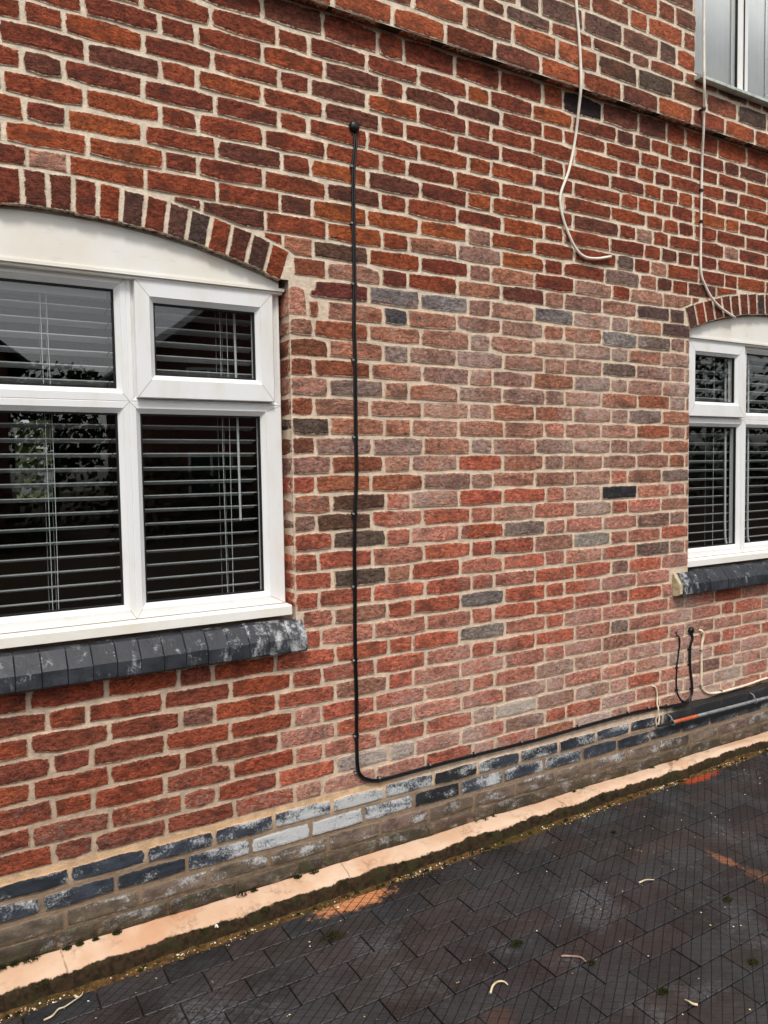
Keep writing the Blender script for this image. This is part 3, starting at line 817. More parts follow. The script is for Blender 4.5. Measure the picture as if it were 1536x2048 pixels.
# ------------------------------------------------------------------ cables, clips, pipe
def cable_part(parent, pts, r, mat, name='cable', off=(0, 0, 0), seg=8):
    vv, ff = tube([(p[0]+off[0], p[1]+off[1], p[2]+off[2]) for p in pts], r, seg, 5)
    o = MB().add(vv, ff).build(name, mat, None, True); o.parent = parent
    o.matrix_parent_inverse = Matrix.Translation(parent.location).inverted(); return o
def keep(o, parent):
    o.parent = parent; o.matrix_parent_inverse = Matrix.Translation(parent.location).inverted(); return o
def dome(c, r, h, mat, name, parent, seg=14):
    v = []; f = []; rings = [(1., 0.), (1., .35), (.9, .7), (.6, .95)]
    for k, d in rings:
        for i in range(seg):
            a = 2*math.pi*i/seg; v.append((c[0]+math.cos(a)*r*k, c[1]-h*d, c[2]+math.sin(a)*r*k))
    for q in range(len(rings)-1):
        for i in range(seg): f.append((q*seg+i, q*seg+(i+1) % seg, (q+1)*seg+(i+1) % seg, (q+1)*seg+i))
    f.append(tuple((len(rings)-1)*seg+i for i in range(seg)))
    return keep(MB().add(v, f).build(name, mat, None, True), parent)
def clip(parent, x, z, vertical=True, w_=.02, side=-1, mat=None):
    """saddle over the cable with a round nail head beside it"""
    mat = mat or MAT_BLACKCAB; q = MB(); pts = []
    for i in range(7):
        a = math.pi*i/6; pts.append((-math.cos(a)*w_*.55, -.002-math.sin(a)*.013))
    v = []
    for t in (-.0045, .0045):
        for (u, y) in pts: v.append((x+u, y, z+t) if vertical else (x+t, y, z+u))
    for t in (-.0045, .0045):
        for (u, y) in pts: v.append((x+u*.72, y*.72+.003, z+t) if vertical else (x+t, y*.72+.003, z+u*.72))
    f = [(i, i+1, 8+i, 7+i) for i in range(6)]+[(14+i, 21+i, 22+i, 15+i) for i in range(6)]+[(i, 14+i, 15+i, i+1) for i in range(6)]+[(7+i, 8+i, 22+i, 21+i) for i in range(6)]
    q.add(v, f); o = keep(q.build('clip', mat), parent)
    nx, nz = (x+side*w_*.45, z) if vertical else (x, z-side*w_*.45)
    vv, ff = tube([(nx, -.012, nz), (nx, -.019, nz)], .0042, 8, 1); MB().add(vv, ff)
    n_ = MB().add(vv, ff).build('nail', MAT_STEEL); n_.parent = o; return o
BK = [(.189, -.312), (.192, -.368), (.181, -.456), (.177, -.677), (.177, -.906), (.171, -1.064), (.173, -1.202), (.171, -1.505), (.171, -1.654), (.161, -1.807), (.156, -1.953), (.155, -2.098), (.152, -2.235), (.151, -2.395), (.153, -2.56), (.15, -2.704), (.152, -2.828), (.165, -2.872), (.199, -2.898), (.251, -2.912), (.355, -2.912), (.502, -2.909), (.743, -2.908), (1.011, -2.909), (1.124, -2.91), (1.371, -2.902), (1.719, -2.897), (1.886, -2.9), (2.061, -2.912), (2.154, -2.911), (2.202, -2.884), (2.214, -2.839), (2.196, -2.713), (2.196, -2.617), (2.214, -2.565), (2.203, -2.533)]
bc = empty('black_cable', (.15, 0, -2.9)); tag(bc, 'long black twin cable clipped down the wall then along the plinth', 'cable')
def offset_path(P, d):
    out = []
    for i, p in enumerate(P):
        a = P[max(i-1, 0)]; b = P[min(i+1, len(P)-1)]; t = Vector((b[0]-a[0], b[1]-a[1])).normalized(); out.append((p[0]-t.y*d, p[1]+t.x*d))
    return out
for d, wob in ((-.0041, .0), (.0041, .0)):
    cable_part(bc, [(x, -.0105+rnd.uniform(-.001, .001), z) if 0 < i < len(BK)-1 else (x, -.004, z) for i, (x, z) in enumerate(offset_path(BK, d))], .0043, MAT_BLACKCAB)
dome((.188, -.003, -.302), .022, .022, MAT_BLACKCAB, 'wall_cap', bc); dome((2.203, -.003, -2.525), .019, .02, MAT_BLACKCAB, 'wall_cap', bc)
for x, z in [(.181, -.456), (.177, -.673), (.177, -.906), (.173, -1.202), (.171, -1.505), (.161, -1.807), (.155, -2.098), (.151, -2.395), (.15, -2.704), (.151, -2.855), (2.196, -2.626), (2.196, -2.71), (2.214, -2.842)]:
    clip(bc, x, z, True, .025, -1 if x < 1 else 1)
for x, z in [(.251, -2.912), (.502, -2.909), (.743, -2.908), (1.011, -2.909), (1.371, -2.902), (1.719, -2.897), (1.867, -2.899), (2.014, -2.909)]:
    clip(bc, x, z, False, .025, -1)
tc = empty('black_cable', (2.09, 0, -2.55)); tag(tc, 'short thin black cable hooking down beside the thick black one by the right window', 'cable')
cable_part(tc, [(2.086, -.003, -2.530), (2.092, -.012, -2.54), (2.11, -.011, -2.566), (2.103, -.008, -2.645), (2.091, -.008, -2.711), (2.088, -.008, -2.792), (2.096, -.008, -2.847), (2.129, -.009, -2.893), (2.17, -.017, -2.913)], .0042, MAT_BLACKCAB)
for z in (-2.711, -2.83): clip(tc, 2.09, z, True, .017, 1)
tw = MB()
for a in range(5):
    vv, ff = tube([(2.086, -.004, -2.531), (2.082+rnd.uniform(-.02, .02), -.014, -2.518+rnd.uniform(-.01, .012))], .0012, 4, 2); tw.add(vv, ff)
keep(tw.build('frayed_end', MAT_BLACKCAB), tc)
cc = empty('cream_cable', (2.29, 0, -2.9)); tag(cc, 'cream cable dropping below the right sill and running along the black plinth', 'cable')
cable_part(cc, [(2.276, -.002, -2.532), (2.29, -.014, -2.54), (2.303, -.011, -2.568), (2.291, -.009, -2.63), (2.292, -.009, -2.741), (2.293, -.009, -2.838), (2.319, -.009, -2.875), (2.37, -.009, -2.896), (2.457, -.009, -2.903), (2.59, -.009, -2.902), (2.728, -.009, -2.898), (2.899, -.009, -2.889), (3.4, -.009, -2.89)], .0066, MAT_CREAMCAB)
clip(cc, 2.292, -2.645, True, .019, -1); clip(cc, 2.293, -2.84, True, .019, -1); clip(cc, 2.46, -2.903, False, .019, -1); clip(cc, 2.9, -2.889, False, .019, -1)
wc = empty('white_cable', (1.35, -.05, .9)); tag(wc, 'loose white cable hanging in an S-curve with a free end on the wall', 'cable')
cable_part(wc, [(1.30, -.056, 1.0), (1.308, -.056, .733), (1.32, -.056, .475), (1.335, -.056, .348), (1.347, -.056, .218), (1.344, -.062, .104), (1.353, -.04, .015), (1.354, -.014, -.121), (1.318, -.011, -.263), (1.269, -.01, -.373), (1.266, -.01, -.43), (1.282, -.012, -.495), (1.315, -.014, -.56), (1.358, -.015, -.618), (1.413, -.018, -.649), (1.495, -.018, -.646), (1.583, -.02, -.626)], .0066, MAT_WHITECAB)
wd = empty('white_cable', (2.258, -.05, .9)); tag(wd, 'straight white cable hanging past the upper window down to the right arch', 'cable')
cable_part(wd, [(2.146, -.105, 1.4), (2.146, -.105, .975), (2.145, -.105, .686), (2.147, -.106, .444), (2.150, -.107, .267), (2.198, -.07, .171), (2.219, -.052, .082), (2.254, -.018, -.071), (2.259, -.011, -.376), (2.261, -.011, -.609), (2.294, -.012, -.684), (2.351, -.016, -.752), (2.438, -.014, -.797), (2.563, -.002, -.829)], .0064, MAT_WHITECAB)
for x, y, z in ((2.193, -.073, .18), (2.257, -.012, -.2), (2.259, -.011, -.36)):
    q = MB(); vv, ff = tube([(x, y, z-.008), (x, y, z+.008)], .0095, 8, 1); q.add(vv, ff); q.box(x-.008, x+.008, y, min(y+.045, .003), z-.004, z+.004)
    keep(q.build('clip', MAT_BLACKCAB), wd)
st = empty('wire_stub', (1.93, 0, -2.9)); tag(st, 'short pale wire end sticking out above the orange pipe', 'wire')
cable_part(st, [(1.905, -.002, -2.782), (1.922, -.012, -2.79), (1.932, -.014, -2.834), (1.924, -.02, -2.875), (1.924, -.028, -2.90), (1.925, -.022, -2.935), (1.924, -.012, -2.965), (1.936, -.012, -3.0), (1.946, -.016, -2.96), (1.942, -.012, -2.93)], .0042, MAT_CREAMCAB)
pp = empty('service_pipe', (1.92, -.03, -2.99)); tag(pp, 'thin grey pipe with an orange length bracketed along the black plinth', 'pipe')
def pipe(x0, x1, mat, r): return cable_part(pp, [(x0, -.034, -2.9885-.005*(x0-1.92)), ((x0+x1)/2, -.034, -2.9885-.005*((x0+x1)/2-1.92)), (x1, -.034, -2.9885-.005*(x1-1.92))], r, mat, 'pipe_length', seg=12)
pipe(1.915, 2.034, plain('black_pipe', lin(30, 30, 32), .5), .0075); pipe(2.03, 2.222, MAT_PIPEO, .0095); pipe(2.218, 3.6, MAT_PIPEG, .0088)
for x in (2.028, 2.735, 3.4):
    q = MB(); vv, ff = tube([(x, -.034+.0125*math.cos(a), -2.9885-.005*(x-1.92)+.0125*math.sin(a)) for a in [i*math.pi/5 for i in range(11)]], .0035, 6, 2); q.add(vv, ff)
    vv, ff = tube([(x, .002, -2.955), (x, -.022, -2.962), (x, -.03, -2.978)], .004, 6, 3); q.add(vv, ff); keep(q.build('bracket', MAT_STEEL), pp)

# ------------------------------------------------------------------ mortar ledge at the foot of the wall
def ledge_material():
    M = MT('ledge', .92, .2); p = M.pos(); h = M.attr('lh')[2]
    n = M.noise(p, 9, 6, .7); n2 = M.noise(p, 45, 5, .7)
    pe = M.mix(M.ramp(M.noise(p, 3.2, 4, .6), .35, .65), lin(236, 204, 176), lin(220, 180, 148))
    pe = M.mix(M.math('MULTIPLY', M.ramp(n2, .56, .74), .4), pe, lin(206, 146, 104))
    pe = M.mix(M.math('MULTIPLY', M.ramp(M.noise(p, 2.1, 3), .56, .64), .5), pe, lin(208, 146, 102))
    pe = M.mix(M.math('MULTIPLY', M.math('MULTIPLY', M.ramp(M.noise(p, 7, 5, .7), .5, .66), M.ramp(n2, .4, .6)), .55), pe, lin(150, 116, 86))
    vc = M.n('TexVoronoi', feature='DISTANCE_TO_EDGE'); M.put(vc.inputs['Vector'], M.scale(p, 1, .25, .25)); vc.inputs['Scale'].default_value = .8
    pe = M.mix(M.math('MULTIPLY', M.ramp(M.math('ADD', vc.outputs['Distance'], M.math('MULTIPLY', M.math('SUBTRACT', n2, .5), .012)), .0005, .003, 1., 0.), .55), pe, lin(120, 84, 60))
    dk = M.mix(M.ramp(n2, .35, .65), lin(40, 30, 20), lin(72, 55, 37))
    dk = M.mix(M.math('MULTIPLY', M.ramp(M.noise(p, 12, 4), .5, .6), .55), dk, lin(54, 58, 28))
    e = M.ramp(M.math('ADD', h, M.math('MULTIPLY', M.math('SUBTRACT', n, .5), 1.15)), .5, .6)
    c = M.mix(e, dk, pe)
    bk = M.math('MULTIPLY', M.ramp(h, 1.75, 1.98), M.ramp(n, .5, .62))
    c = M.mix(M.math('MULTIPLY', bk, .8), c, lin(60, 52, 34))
    return M.done(c, None, M.bump(M.math('ADD', M.math('MULTIPLY', n2, .4), M.math('MULTIPLY', n, .6)), .006, .6))
lv, lf, lh = [], [], []; n = 0; x = X0
prof_h = [2.0, 1.4, 1., .75, .5, .22, 0., -.3]
while x <= X1:
    a = mnoise.noise(Vector((x*3.1, 2, 5))); b = mnoise.noise(Vector((x*13, 7, 1))); c = mnoise.noise(Vector((x*31, 3, 9)))
    zf = -3.234+.010*x+.006*a+.004*b+.0015*c; yo = .020*mnoise.noise(Vector((x*2.2, 4, 3)))+.004*b+.001*c; g = zg(x)-.03
    top = LEDGE+.006*a+.003*b
    sl = [(.006, top), (-.025, top*.65+zf*.35+.003*c), (-.062+yo, zf+.004), (-.074+yo, zf-.001), (-.083+yo, zf-.010), (-.087+yo+.003*c, zf-.028), (-.089+yo+.004*b, (zf+g)/2+.01), (-.094+yo, g)]
    lv += [(x, y, z) for y, z in sl]; lh += prof_h
    if n: lf += [((n-1)*8+i, (n-1)*8+i+1, n*8+i+1, n*8+i) for i in range(7)]
    n += 1; x += .018
me = mesh('footing', lv, lf, ledge_material(), True); at = me.attributes.new('lh', 'FLOAT', 'POINT'); at.data.foreach_set('value', lh)
hp(obj('footing', me))

# ------------------------------------------------------------------ drive of scored blue pavers
def paver_material():
    M = MT('paver', .5, .5); p = M.pos(); oi = M.n('ObjectInfo')
    ab = M.attr('bcol')
    base = M.mix(1., oi.outputs['Color'], ab[0], 'ADD')
    x, y, z = M.xyz(p)
    n1 = M.noise(p, 5, 5, .62); n2 = M.noise(p, 85, 5, .72); n3 = M.noise(p, 320, 2, .6)
    c = M.mix(1., base, M.n_comb(M.ramp(M.math('ADD', M.math('MULTIPLY', n1, .6), M.math('MULTIPLY', n2, .4)), .3, .7, .6, 1.5)), 'MULTIPLY')
    # pale bluish sheen put into the colour on some areas
    bl = M.math('MULTIPLY', M.ramp(M.noise(p, 3.1, 4, .6), .53, .7), M.ramp(n2, .35, .65))
    c = M.mix(M.math('MULTIPLY', bl, .5), c, lin(122, 126, 132))
    # orange brick dust by the ledge
    def patch(cx, cy, rx, ry, amt, colr, c, soft=.5):
        dx = M.math('DIVIDE', M.math('SUBTRACT', x, cx), rx); dy = M.math('DIVIDE', M.math('SUBTRACT', y, cy), ry)
        d = M.math('ADD', M.math('MULTIPLY', dx, dx), M.math('MULTIPLY', dy, dy))
        d = M.math('ADD', d, M.math('MULTIPLY', M.math('SUBTRACT', M.noise(p, 34, 6, .75), .5), 4.2))
        return M.mix(M.math('MULTIPLY', M.ramp(d, .1, 1.1, 1., 0.), amt), c, colr)
    c = patch(.06, -.14, .19, .06, .95, lin(222, 148, 98), c)
    c = patch(2.12, -.12, .17, .05, .9, lin(196, 74, 36), c)
    c = patch(1.50, -.72, .03, .09, .4, lin(206, 132, 92), c)
    c = patch(1.51, -.88, .045, .09, .25, lin(186, 122, 88), c)
    c = patch(.13, -.93, .06, .06, .25, lin(120, 76, 44), c)
    c = patch(-.11, -.29, .07, .04, .75, lin(36, 22, 18), c)
    # scored diamond lines
    j = M.math('MULTIPLY', oi.outputs['Random'], .006)
    def groove(sg):
        q = M.math('ADD', M.math('ADD', x, M.math('MULTIPLY', y, sg/.735)), M.math('ADD', j, M.math('MULTIPLY', M.math('SUBTRACT', n1, .5), .006)))
        q = M.math('FRACT', M.math('DIVIDE', q, .0527))
        return M.ramp(M.math('ABSOLUTE', M.math('SUBTRACT', q, .5)), .022, .062, 1., 0.)
    g = M.math('MAXIMUM', groove(-1), M.math('MULTIPLY', groove(1), .55))
    g = M.math('MULTIPLY', g, M.ramp(M.noise(p, 3.4, 3), .25, .45, .5, 1.))
    c = M.mix(M.math('MULTIPLY', g, .92), c, lin(10, 9, 8))
    c = M.mix(M.math('MULTIPLY', M.ramp(n3, .66, .78), .25), c, lin(150, 140, 126))
    rg = M.math('ADD', M.ramp(n1, .35, .7, .26, .55), M.math('MULTIPLY', g, .3))
    h = M.math('SUBTRACT', M.math('ADD', M.math('MULTIPLY', n2, .35), M.math('MULTIPLY', n3, .15)), M.math('MULTIPLY', g, .9))
    return M.done(c, rg, M.bump(h, .005, 1.))
MAT_PAVER = paver_material()
PX, PY = .217, .110
def paver_geo():
    hw, hh = PX/2-.0021, PY/2-.0021; b = .0018
    v = []; 
    for k, z in ((0, -.05), (0, -b), (b, 0.)):
        for sx, sy in ((-1, -1), (1, -1), (1, 1), (-1, 1)):
            for t in (0, 1):
                ch = .003
                if (sx*sy > 0) == (t == 0): v.append((sx*(hw-k), sy*(hh-k-ch), z))
                else: v.append((sx*(hw-k-ch), sy*(hh-k), z))
    # order the eight corners round the block
    import math as _m
    out = []
    for q in range(3):
        out += sorted(v[q*8:q*8+8], key=lambda p: _m.atan2(p[1]/hh, p[0]/hw))
    f = []
    for q in range(2): f += [(q*8+i, q*8+(i+1) % 8, (q+1)*8+(i+1) % 8, (q+1)*8+i) for i in range(8)]
    f.append(tuple(16+i for i in range(8)))
    return out, f
PG = paver_geo(); PME = mesh('paver', PG[0], PG[1], MAT_PAVER)
base = MB(); base.add([(-60, -70, zg(-60)-.0), (60, -70, zg(60)-.0), (60, 8, zg(60)), (-60, 8, zg(-60))], [(0, 1, 2, 3)])
def ground_material():
    M = MT('ground', .95, .1); p = M.pos(); n = M.noise(p, 40, 5, .7)
    return M.done(M.mix(M.ramp(n, .3, .7), lin(26, 22, 18), lin(74, 58, 42)), None, M.bump(n, .006, .8))
GR = MB(); z_ = -.010
GR.add([(-60, -70, zg(-60)+z_), (60, -70, zg(60)+z_), (60, .05, zg(60)+z_), (-60, .05, zg(-60)+z_)], [(0, 1, 2, 3)])
tag(GR.build('ground', ground_material()), kind='structure')
drive = empty('driveway', (0, -.1, zg(0))); tag(drive, kind='structure')
class PS:
    def __init__(s): s.v = []; s.f = []; s.c = []
ps = PS(); cnt = 0; cands = []
for r in range(36):
    yc = -.112-.110*(r-.5)-.0
    off = .841 if r % 2 == 1 else .9495
    for k in range(-24, 26):
        xc = off+PX*(k+.5)
        if not (-4. < xc < 6.): continue
        if yc > -.115: pass
        pc = proj((xc, yc, zg(xc)))
        vis = pc is not None and -40 < pc[0] < 1576 and -40 < pc[1] < 2100
        ar = 0
        if vis: ar = 1/((Vector((xc, yc, zg(xc)))-CAM).length)
        cands.append((ar, xc, yc))
cands.sort(key=lambda q: -q[0])
for i, (ar, xc, yc) in enumerate(cands):
    g = rnd.choice([(60, 56, 56), (56, 53, 54), (64, 58, 57), (58, 58, 60), (52, 50, 51), (62, 55, 54), (57, 58, 61)])
    v_ = rnd.uniform(.68, .94); c = tuple(q*v_*rnd.uniform(.97, 1.03) for q in lin(*g)[:3])
    loc = (xc+rnd.uniform(-.0012, .0012), yc+rnd.uniform(-.001, .001), zg(xc)+rnd.uniform(-.001, .001)); rot = (rnd.uniform(-.006, .006), rnd.uniform(-.004, .004)-.0135, rnd.uniform(-.006, .006))
    if i < 300 and ar > 0:
        o = obj('paver', PME); o.location = loc; o.rotation_euler = rot; o.color = (*c, 1); keep(o, drive)
    else:
        n = len(ps.v); ps.v += [(x+loc[0], y+loc[1], z+loc[2]) for x, y, z in PG[0]]; ps.f += [tuple(n+q for q in f) for f in PG[1]]; ps.c += [(*c, 1.)]*len(PG[0])
me = mesh('paving', ps.v, ps.f, MAT_PAVER); at = me.attributes.new('bcol', 'FLOAT_COLOR', 'POINT'); at.data.foreach_set('color', [q for c in ps.c for q in c])
o = obj('paving', me); o.color = (0, 0, 0, 0); o['kind'] = 'stuff'; keep(o, drive)

# soil and grit in the gap along the ledge
sv, sf = [], []; n = 0; x = X0
while x <= X1:
    wd_ = .028+.022*mnoise.noise(Vector((x*2.7, 1, 8)))+.008*mnoise.noise(Vector((x*17, 1, 8)))
    for k in range(6):
        t = k/5; y = -.075-(.02+wd_)*t
        sv.append((x, y, zg(x)+.016*(1-t)**1.5*1.0-.002*t+.004*mnoise.noise(Vector((x*24, y*60, 2)))*(1-t*.6)+(.002 if k < 5 else -.006)))
    if n: sf += [((n-1)*6+i, (n-1)*6+i+1, n*6+i+1, n*6+i) for i in range(5)]
    n += 1; x += .015
def soil_material():
    M = MT('soil', .95, .15); p = M.pos(); n = M.noise(p, 60, 6, .75); n2 = M.noise(p, 6, 3)
    c = M.mix(M.ramp(n, .3, .7), lin(48, 36, 22), lin(128, 96, 56)); c = M.mix(M.math('MULTIPLY', M.ramp(n2, .5, .6), .5), c, lin(66, 64, 30))
    return M.done(c, None, M.bump(n, .01, 1.))
o = obj('soil', mesh('soil', sv, sf, soil_material(), True)); tag(o, 'strip of damp brown soil and moss between ledge and pavers', 'soil', kind='stuff')
gv, gf, gc = [], [], []
def pebble(x, y, z, r, c):
    n = len(gv); d = [(1, 0, 0), (-1, 0, 0), (0, 1, 0), (0, -1, 0), (0, 0, 1), (0, 0, -1)]
    a = rnd.uniform(0, 6.28); ca, sa = math.cos(a), math.sin(a); sx, sy, sz = rnd.uniform(.7, 1.4), rnd.uniform(.7, 1.1), rnd.uniform(.5, .8)
    for p in d:
        px, py, pz = p[0]*sx*r*rnd.uniform(.8, 1.2), p[1]*sy*r*rnd.uniform(.8, 1.2), p[2]*sz*r
        gv.append((x+px*ca-py*sa, y+px*sa+py*ca, z+pz))
    for f in ((0, 2, 4), (2, 1, 4), (1, 3, 4), (3, 0, 4), (2, 0, 5), (1, 2, 5), (3, 1, 5), (0, 3, 5)): gf.append(tuple(n+i for i in f))
    gc.extend([(*c, 1.)]*6)
PEB = [(232, 214, 168), (216, 190, 134), (240, 234, 220), (186, 154, 108), (140, 110, 78), (104, 80, 56), (234, 224, 200), (90, 70, 50)]
for i in range(2600):
    x = rnd.uniform(-1.5, 3.3); dens = .32+.9*mnoise.noise(Vector((x*4, 3, 3)))
    if rnd.random() > dens: continue
    y = -.092-abs(rnd.gauss(.012, .016)); c = lin(*rnd.choice(PEB))[:3]
    pebble(x, y, zg(x)+.006, rnd.choice([.002, .0025, .003, .004, .0055])*rnd.uniform(.7, 1.2), c)
for i in range(330):
    x = rnd.uniform(-1.2, 3.); y = -rnd.uniform(.1, 1.5)
    if rnd.random() < .6 and mnoise.noise(Vector((x*3, y*3, 4))) < .1: continue
    pebble(x, y, zg(x)+.002, rnd.choice([.0016, .002, .0026, .0035]), lin(*rnd.choice(PEB[:4]+[(236, 232, 226)]))[:3])
def grit_material():
    M = MT('grit', .8, .3); a = M.attr('bcol'); return M.done(a[0])
me = mesh('gravel', gv, gf, grit_material()); at = me.attributes.new('bcol', 'FLOAT_COLOR', 'POINT'); at.data.foreach_set('color', [q for c in gc for q in c])
tag(obj('gravel', me), 'yellow and white grit scattered along the ledge and over the pavers', 'gravel', kind='stuff')

# moss tufts in the joints and against the ledge
mv, mf = [], []
def tuft(x, y, z, r, n_):
    for _ in range(n_):
        a = rnd.uniform(0, 6.28); d = r*math.sqrt(rnd.random()); bx, by = x+math.cos(a)*d, y+math.sin(a)*d*.7; h = rnd.uniform(.3, 1.)*.013*(1.2-d/r)
        s = rnd.uniform(.0015, .0035); t = rnd.uniform(0, 6.28); n = len(mv)
        mv.extend([(bx+math.cos(t)*s, by+math.sin(t)*s, z), (bx-math.cos(t)*s, by-math.sin(t)*s, z), (bx+rnd.uniform(-.006, .006), by+rnd.uniform(-.006, .006), z+h+.002)])
        mf.append((n, n+1, n+2))
for x, y, r in ((.409, -.682, .03), (1.253, -.911, .022), (.633, -1.12, .022), (.999, -1.184, .02), (-.112, -.288, .035), (1.3, -.3, .012), (.55, -.9, .012)): tuft(x, y, zg(x)+.001, r, 160)
for i in range(60):
    x = rnd.uniform(-1.4, 3.2); tuft(x, -.098-rnd.random()*.02, zg(x)+.006, rnd.uniform(.006, .016), 26)
for x in (-1.16, -1.12, -1.07, -.96, -.92, -.87, -.8, -.35, -.3, -.12, -.05, .75, .8, .85, 1.35, 1.4, 1.9, 2.1): tuft(x, -.006, LEDGE-.002, rnd.uniform(.012, .03), 110)
for x in (-1.0, -.55, -.28, .02, .33, .75, 1.1, 1.45): tuft(x+rnd.uniform(-.05, .05), -.088, -3.25+.01*x, .02, 60)
tag(obj('moss', mesh('moss', mv, mf, plain('moss', lin(54, 58, 28), .9, .1, .4, 60))), 'dark green moss tufts in the joints and along the ledge', 'moss', kind='stuff')

# pale stems and plastic offcuts lying on the pavers
def strand(pts, r, label, cat, name, mat, grp=None):
    x, y = pts[0]; P = [(q[0]-x, q[1]-y, zg(q[0])-zg(x)+r+.0015+(.006 if 0 < i < len(pts)-1 else 0)) for i, q in enumerate(pts)]
    vv, ff = tube(P, lambda t: r*(1.-.5*t), 7, 6); o = MB().add(vv, ff).build(name, mat, None, True); o.location = (x, y, zg(x)); return tag(o, label, cat, grp)
MAT_STRAW = plain('dry_stem', lin(226, 206, 170), .7, .3, .25, 60)
strand([(-1.057, -.186), (-1.033, -.189), (-1.013, -.168), (-.994, -.167), (-.965, -.153), (-.94, -.139), (-.931, -.114)], .0032, 'long knotted pale root lying on the pavers by the ledge, lower left', 'root', 'dry_root', MAT_STRAW)
strand([(.171, -.836), (.195, -.819), (.221, -.813), (.237, -.823), (.243, -.836)], .004, 'white curved straw arching on the pavers in the foreground centre', 'straw', 'straw', MAT_STRAW)
strand([(.67, -1.219), (.656, -1.215), (.655, -1.202), (.658, -1.185)], .0043, 'stubby white curled straw in a mossy paver joint, lower right', 'straw', 'straw', MAT_STRAW)
strand([(.489, -.821), (.5, -.838), (.531, -.865), (.537, -.887)], .0035, 'thin pinkish straw lying almost straight between two paver joints', 'straw', 'straw', plain('pink_stem', lin(176, 146, 132), .7))
strand([(1.063, -.652), (1.095, -.66), (1.13, -.67)], .0035, 'short straw lying along a paver joint at the right', 'straw', 'straw', MAT_STRAW)
strand([(-.475, -.083), (-.474, -.089), (-.47, -.094)], .006, 'white sliver hanging on the dark face of the ledge', 'scrap', 'white_scrap', MAT_WHITECAB).location.z += .045

# ------------------------------------------------------------------ across the road: seen only mirrored in the panes
def leaf_material(name, a, b):
    M = MT(name, .8, .15); n = M.noise(M.pos(), 1.4, 4, .6); return M.done(M.mix(M.ramp(n, .35, .65), a, b))
def leaves(cx, cy, z0, z1, rx, ry, n_, s0):
    v, f = [], []
    for _ in range(n_):
        while True:
            a, b, c = rnd.uniform(-1, 1), rnd.uniform(-1, 1), rnd.uniform(-1, 1)
            d = a*a+b*b+c*c
            if .35 < d < 1 and mnoise.noise(Vector((a*2.2+cx, b*2.2, c*2.2))) > -.25: break
        p = Vector((cx+a*rx, cy+b*ry, (z0+z1)/2+c*(z1-z0)/2)); u = Vector((rnd.gauss(0, 1), rnd.gauss(0, 1), rnd.gauss(0, 1))).normalized(); t = u.orthogonal().normalized()*s0*rnd.uniform(.6, 1.4); s = u.cross(t)*.6
        n = len(v); v += [tuple(p-t), tuple(p+s), tuple(p+t), tuple(p-s)]; f.append((n, n+1, n+2, n+3))
    return v, f
LEAF = leaf_material('leaves', lin(40, 48, 26), lin(74, 82, 44)); BARK = plain('bark', lin(70, 58, 46), .95, .1, .3, 8)
def tree(x, y, h, r, label):
    z = zg(x); t = empty('garden_tree', (x, y, z)); tag(t, label, 'tree', 'trees across the road')
    vv, ff = tube([(0, 0, -.1), (.05, .03, h*.25), (-.05, .08, h*.55), (.05, 0, h*.85)], lambda q: .2*(1-.8*q), 8, 4); MB().add(vv, ff).build('trunk', BARK, t, True)
    for k in range(5):
        a = k*1.3; vv, ff = tube([(0, .05, h*(.3+.08*k)), (math.cos(a)*r*.4, math.sin(a)*r*.4, h*(.45+.08*k)), (math.cos(a)*r*.75, math.sin(a)*r*.75, h*(.55+.08*k))], lambda q: .07*(1-.8*q), 6, 3); MB().add(vv, ff).build('limb', BARK, t, True)
    v, f = leaves(0, 0, h*.28, h, r, r, 2600, .13); MB().add(v, f).build('crown', LEAF, t)
tree(2.4, -26, 5.6, 2.6, 'low leafy tree mirrored between the two gabled houses')
tree(16, -19, 7.5, 3.0, 'rounded leafy tree mirrored between the two windows')
tree(27, -17, 8.0, 3.4, 'leafy tree mirrored in the panes of the right window')
v, f = [], []
for i in range(16):
    q = leaves(-6+i*3.1, -15.5+rnd.uniform(-.4, .4), zg(i*3)-.1, zg(i*3)+2.1+rnd.uniform(-.3, .4), 1.9, .8, 700, .1); n = len(v); v += q[0]; f += [tuple(n+k for k in t) for t in q[1]]
tag(obj('hedge', mesh('hedge', v, f, LEAF)), 'long dark hedge across the road mirrored low in the window panes', 'hedge', kind='stuff')
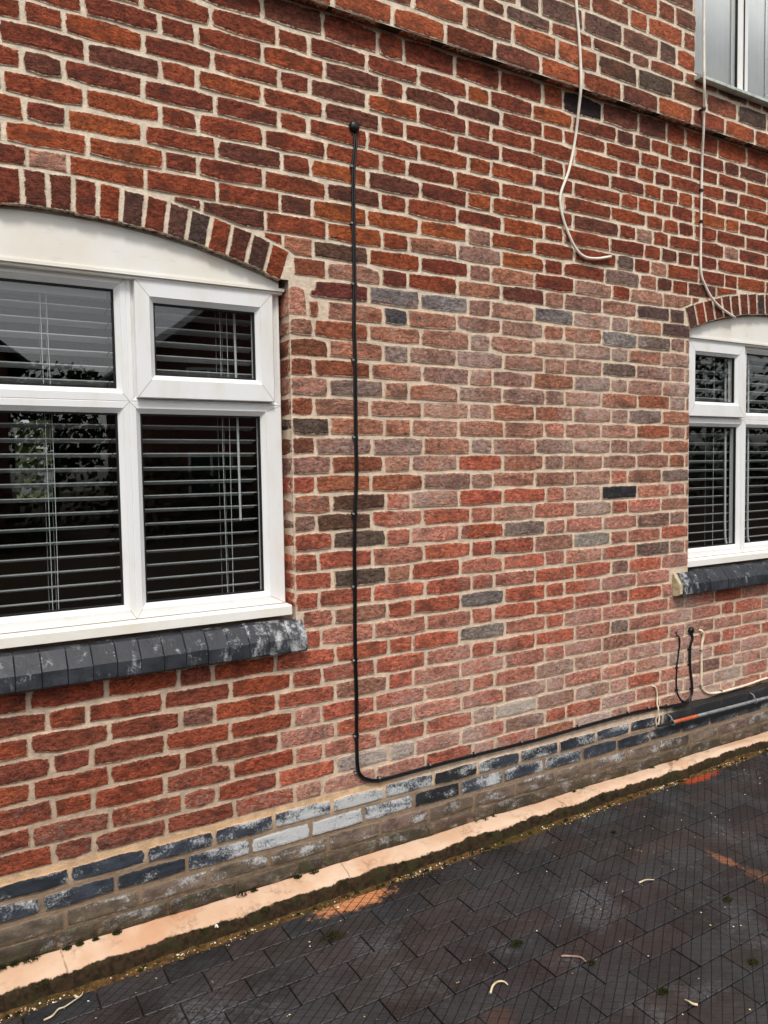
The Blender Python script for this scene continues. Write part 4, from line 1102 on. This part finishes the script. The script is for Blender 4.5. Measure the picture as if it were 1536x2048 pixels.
FAR_BRICK = plain('far_brick', lin(120, 84, 70), .9, .2, .25, 14); SLATE = plain('slate', lin(66, 64, 66), .7, .3, .3, 6); FAR_GLASS = plain('far_glass', lin(40, 46, 52), .1)
def gabled_house(hx, hy, label):
    nh = empty('gabled_house', (hx, hy, zg(hx))); tag(nh, label, 'house', 'houses across the road')
    q = MB(); q.box(-3.4, 3.4, -7, 0, -.2, 4.9); q.add([(-3.4, 0, 4.9), (3.4, 0, 4.9), (0, 0, 7.6), (-3.4, -7, 4.9), (3.4, -7, 4.9), (0, -7, 7.6)], [(0, 1, 2), (3, 5, 4)]); q.build('wall', FAR_BRICK, nh)
    q = MB()
    for s in (-1, 1): q.add([(0, .35, 7.75), (s*3.9, .35, 4.65), (s*3.9, -7.3, 4.65), (0, -7.3, 7.75), (0, .35, 7.6), (s*3.9, .35, 4.5), (s*3.9, -7.3, 4.5), (0, -7.3, 7.6)], [(0, 1, 2, 3), (7, 6, 5, 4), (0, 4, 5, 1), (1, 5, 6, 2), (2, 6, 7, 3)])
    q.build('roof', SLATE, nh)
    for wx in (-1.8, 1.8):
        for wz in (.9, 3.3):
            o = MB().box(wx-.65, wx+.65, -.01, .04, wz, wz+1.25).build('window', MAT_UPVC, nh)
            for k in (-1, 1): MB().box(wx+k*.305-.265, wx+k*.305+.265, .041, .05, wz+.08, wz+1.17).build('pane', FAR_GLASS, o)
gabled_house(-2.9, -19, 'gabled house whose roof edge is mirrored top left in the left window')
gabled_house(7.6, -19, 'gabled house mirrored in the small opening light of the left window')
# shrub in the rear garden, seen through the house by the back window
v, f = leaves(0, 0, 0, 3.4, 2.2, 1.2, 3200, .1); o = obj('garden_shrub', mesh('garden_shrub', v, f, leaf_material('shrub_leaves', lin(52, 56, 36), lin(84, 90, 60)))); o.location = (.9, 11, zg(0)-.1)
tag(o, 'pale green shrub glimpsed through the left window beyond the dark room', 'shrub')
lawn = MB().add([(-60, 4.3, zg(0)-.05), (60, 4.3, zg(0)-.05), (60, 70, zg(0)-.05), (-60, 70, zg(0)-.05)], [(0, 1, 2, 3)]).build('lawn', plain('grass', lin(66, 82, 38), .9, .1, .3, 3)); tag(lawn, kind='structure')
